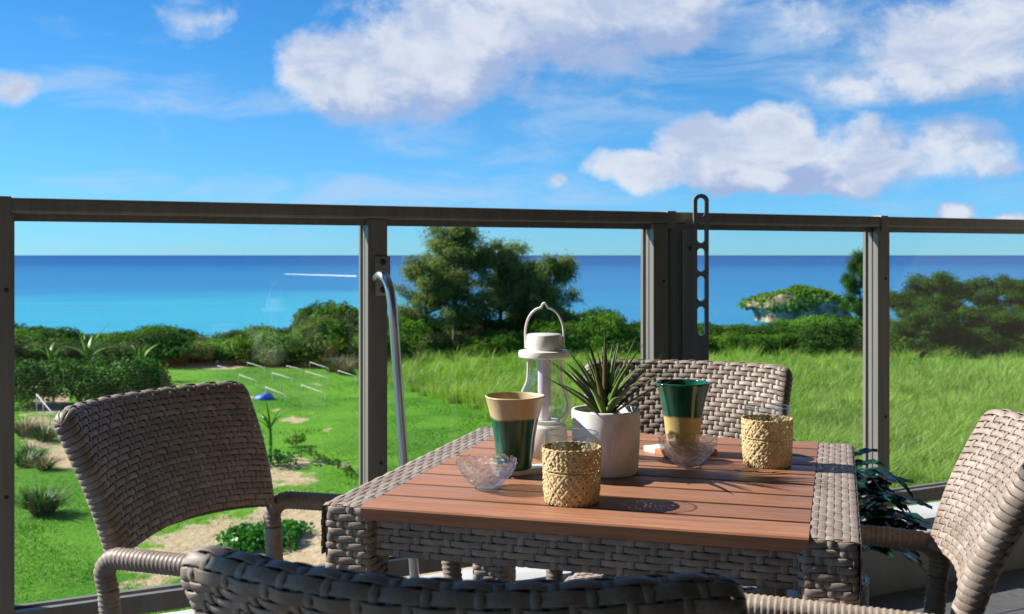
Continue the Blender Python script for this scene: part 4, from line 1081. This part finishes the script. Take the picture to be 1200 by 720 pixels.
# boat wake
def sea_pt(px, py): return gp(px, py, SEA)
a = sea_pt(333, 321.5); b = sea_pt(418, 324.2); o = empty('boat_wake', ((a[0] + b[0]) / 2, (a[1] + b[1]) / 2, SEA), 0, 'thin white boat wake line across the blue sea', 'wake')
V = []; nn = 60; rs = random.Random(2)
for k in range(nn + 1):
    t = k / nn; x = a[0] + (b[0] - a[0]) * t - o.location[0]; y = a[1] + (b[1] - a[1]) * t - o.location[1]; w = (.15 + 2.2 * t ** 1.5) * rs.uniform(.3, 1.3)
    V += [(x, y - w, .02), (x, y, .25 + .25 * t), (x, y + w, .02)]
MB().add(V, [(k * 3 + q, k * 3 + q + 1, k * 3 + 4 + q, k * 3 + 3 + q) for k in range(nn) for q in range(2)]).build('foam', 'foam', o)

# ------------------------------------------------------------------ grass (nobody could count it)
def blades_mesh(name, X, Y, h, w, lean, seed, az=None, tone=None):
    rs = np.random.default_rng(seed); n = len(X); Z = ground_z(X, Y) - .02
    az = rs.uniform(0, 2 * math.pi, n) if az is None else az; wind = np.array([.8, -.25]); ld = np.stack([np.cos(az), np.sin(az)], -1) * .9 + wind * .35
    ld = ld * (lean * rs.uniform(.3, 1.2, n))[:, None]; fa = rs.uniform(0, math.pi, n); side = np.stack([np.cos(fa), np.sin(fa)], -1)
    B = np.stack([X, Y, Z], -1); rowsV = []
    for t, ws in ((0, 1.0), (.55, .8), (1.0, .06)):
        c = B.copy(); c[:, :2] += ld * (h * t ** 1.8)[:, None]; c[:, 2] += h * (t - .22 * t * t * lean)
        for sg in (-1, 1):
            p = c.copy(); p[:, :2] += side * (sg * .5 * w * ws)[:, None]; rowsV.append(p)
    V = np.stack(rowsV, 1).reshape(-1, 3); o = np.arange(n)[:, None] * 6
    Fq = np.concatenate([o + np.array([[0, 1, 3, 2]]), o + np.array([[2, 3, 5, 4]])], 0)
    me = np_mesh(name, V, Fq); tone = rs.random(n) if tone is None else tone
    me.attributes.new('tone', 'FLOAT', 'POINT').data.foreach_set('value', np.repeat(tone, 6).astype(np.float32)); return me
rs = np.random.default_rng(17)
def field_mask(x, y):           # tall grass lies beyond this line
    a = gp(418, 440); b = gp(560, 478); c_ = gp(700, 560)
    xe = np.interp(-y, [-a[1], -b[1], -c_[1]], [a[0], b[0], c_[0]])
    return x - xe + (vnoise(x, y, 2.2, 9) - .5) * 1.6
nt = 13000; Yt = 57 - (57 - 15) * np.sqrt(rs.random(nt)); Xt = rs.uniform(-.16, .60, nt) * Yt
k = field_mask(Xt, Yt) > 0; Xt, Yt = Xt[k], Yt[k]
cl = vnoise(Xt, Yt, 2.6, 5); cl2 = vnoise(Xt, Yt, .9, 6); cl3 = vnoise(Xt, Yt, 7.0, 7)
th_ = (.30 + .42 * cl * cl2 + .28 * cl2 + .22 * cl3) * rs.uniform(.75, 1.25, len(Xt))
nb = 23; T_ = np.repeat(np.arange(len(Xt)), nb); a = rs.uniform(0, 2 * math.pi, len(T_)); q = np.abs(rs.normal(0, .13, len(T_)))
bx_ = Xt[T_] + np.cos(a) * q; by_ = Yt[T_] + np.sin(a) * q; h = th_[T_] * rs.uniform(.55, 1.15, len(T_)) * (1 - .8 * q)
tone = np.clip(.15 + .55 * cl2 + .35 * cl, 0, 1)[T_] * .6 + rs.random(len(Xt))[T_] * .3 + rs.random(len(T_)) * .25
tg = link('tall_grass', blades_mesh('tall_grass', bx_, by_, h, rs.uniform(.012, .028, len(T_)), .75, 3, az=a, tone=tone), 'tall_grass')
tag(tg, 'tall windblown green grass field stretching to the treeline', 'grass', kind='stuff')
n = 190000; Yl = 14 + 38 * rs.random(n) ** 1.35; Xl = rs.uniform(-.52, .12, n) * Yl
k = (field_mask(Xl, Yl) < .3) & (rs.random(n) > soil_at(Xl, Yl) * 1.15); Xl, Yl = Xl[k], Yl[k]
c1_ = vnoise(Xl, Yl, 1.1, 8); h = (.03 + .09 * c1_ ** 2) * rs.uniform(.6, 1.4, len(Xl))
lg_ = link('lawn_grass', blades_mesh('lawn_grass', Xl, Yl, h, rs.uniform(.010, .022, len(Xl)), .8, 4), 'lawn_grass')
tag(lg_, 'short bright green lawn grass around the vegetable beds', 'grass', kind='stuff')
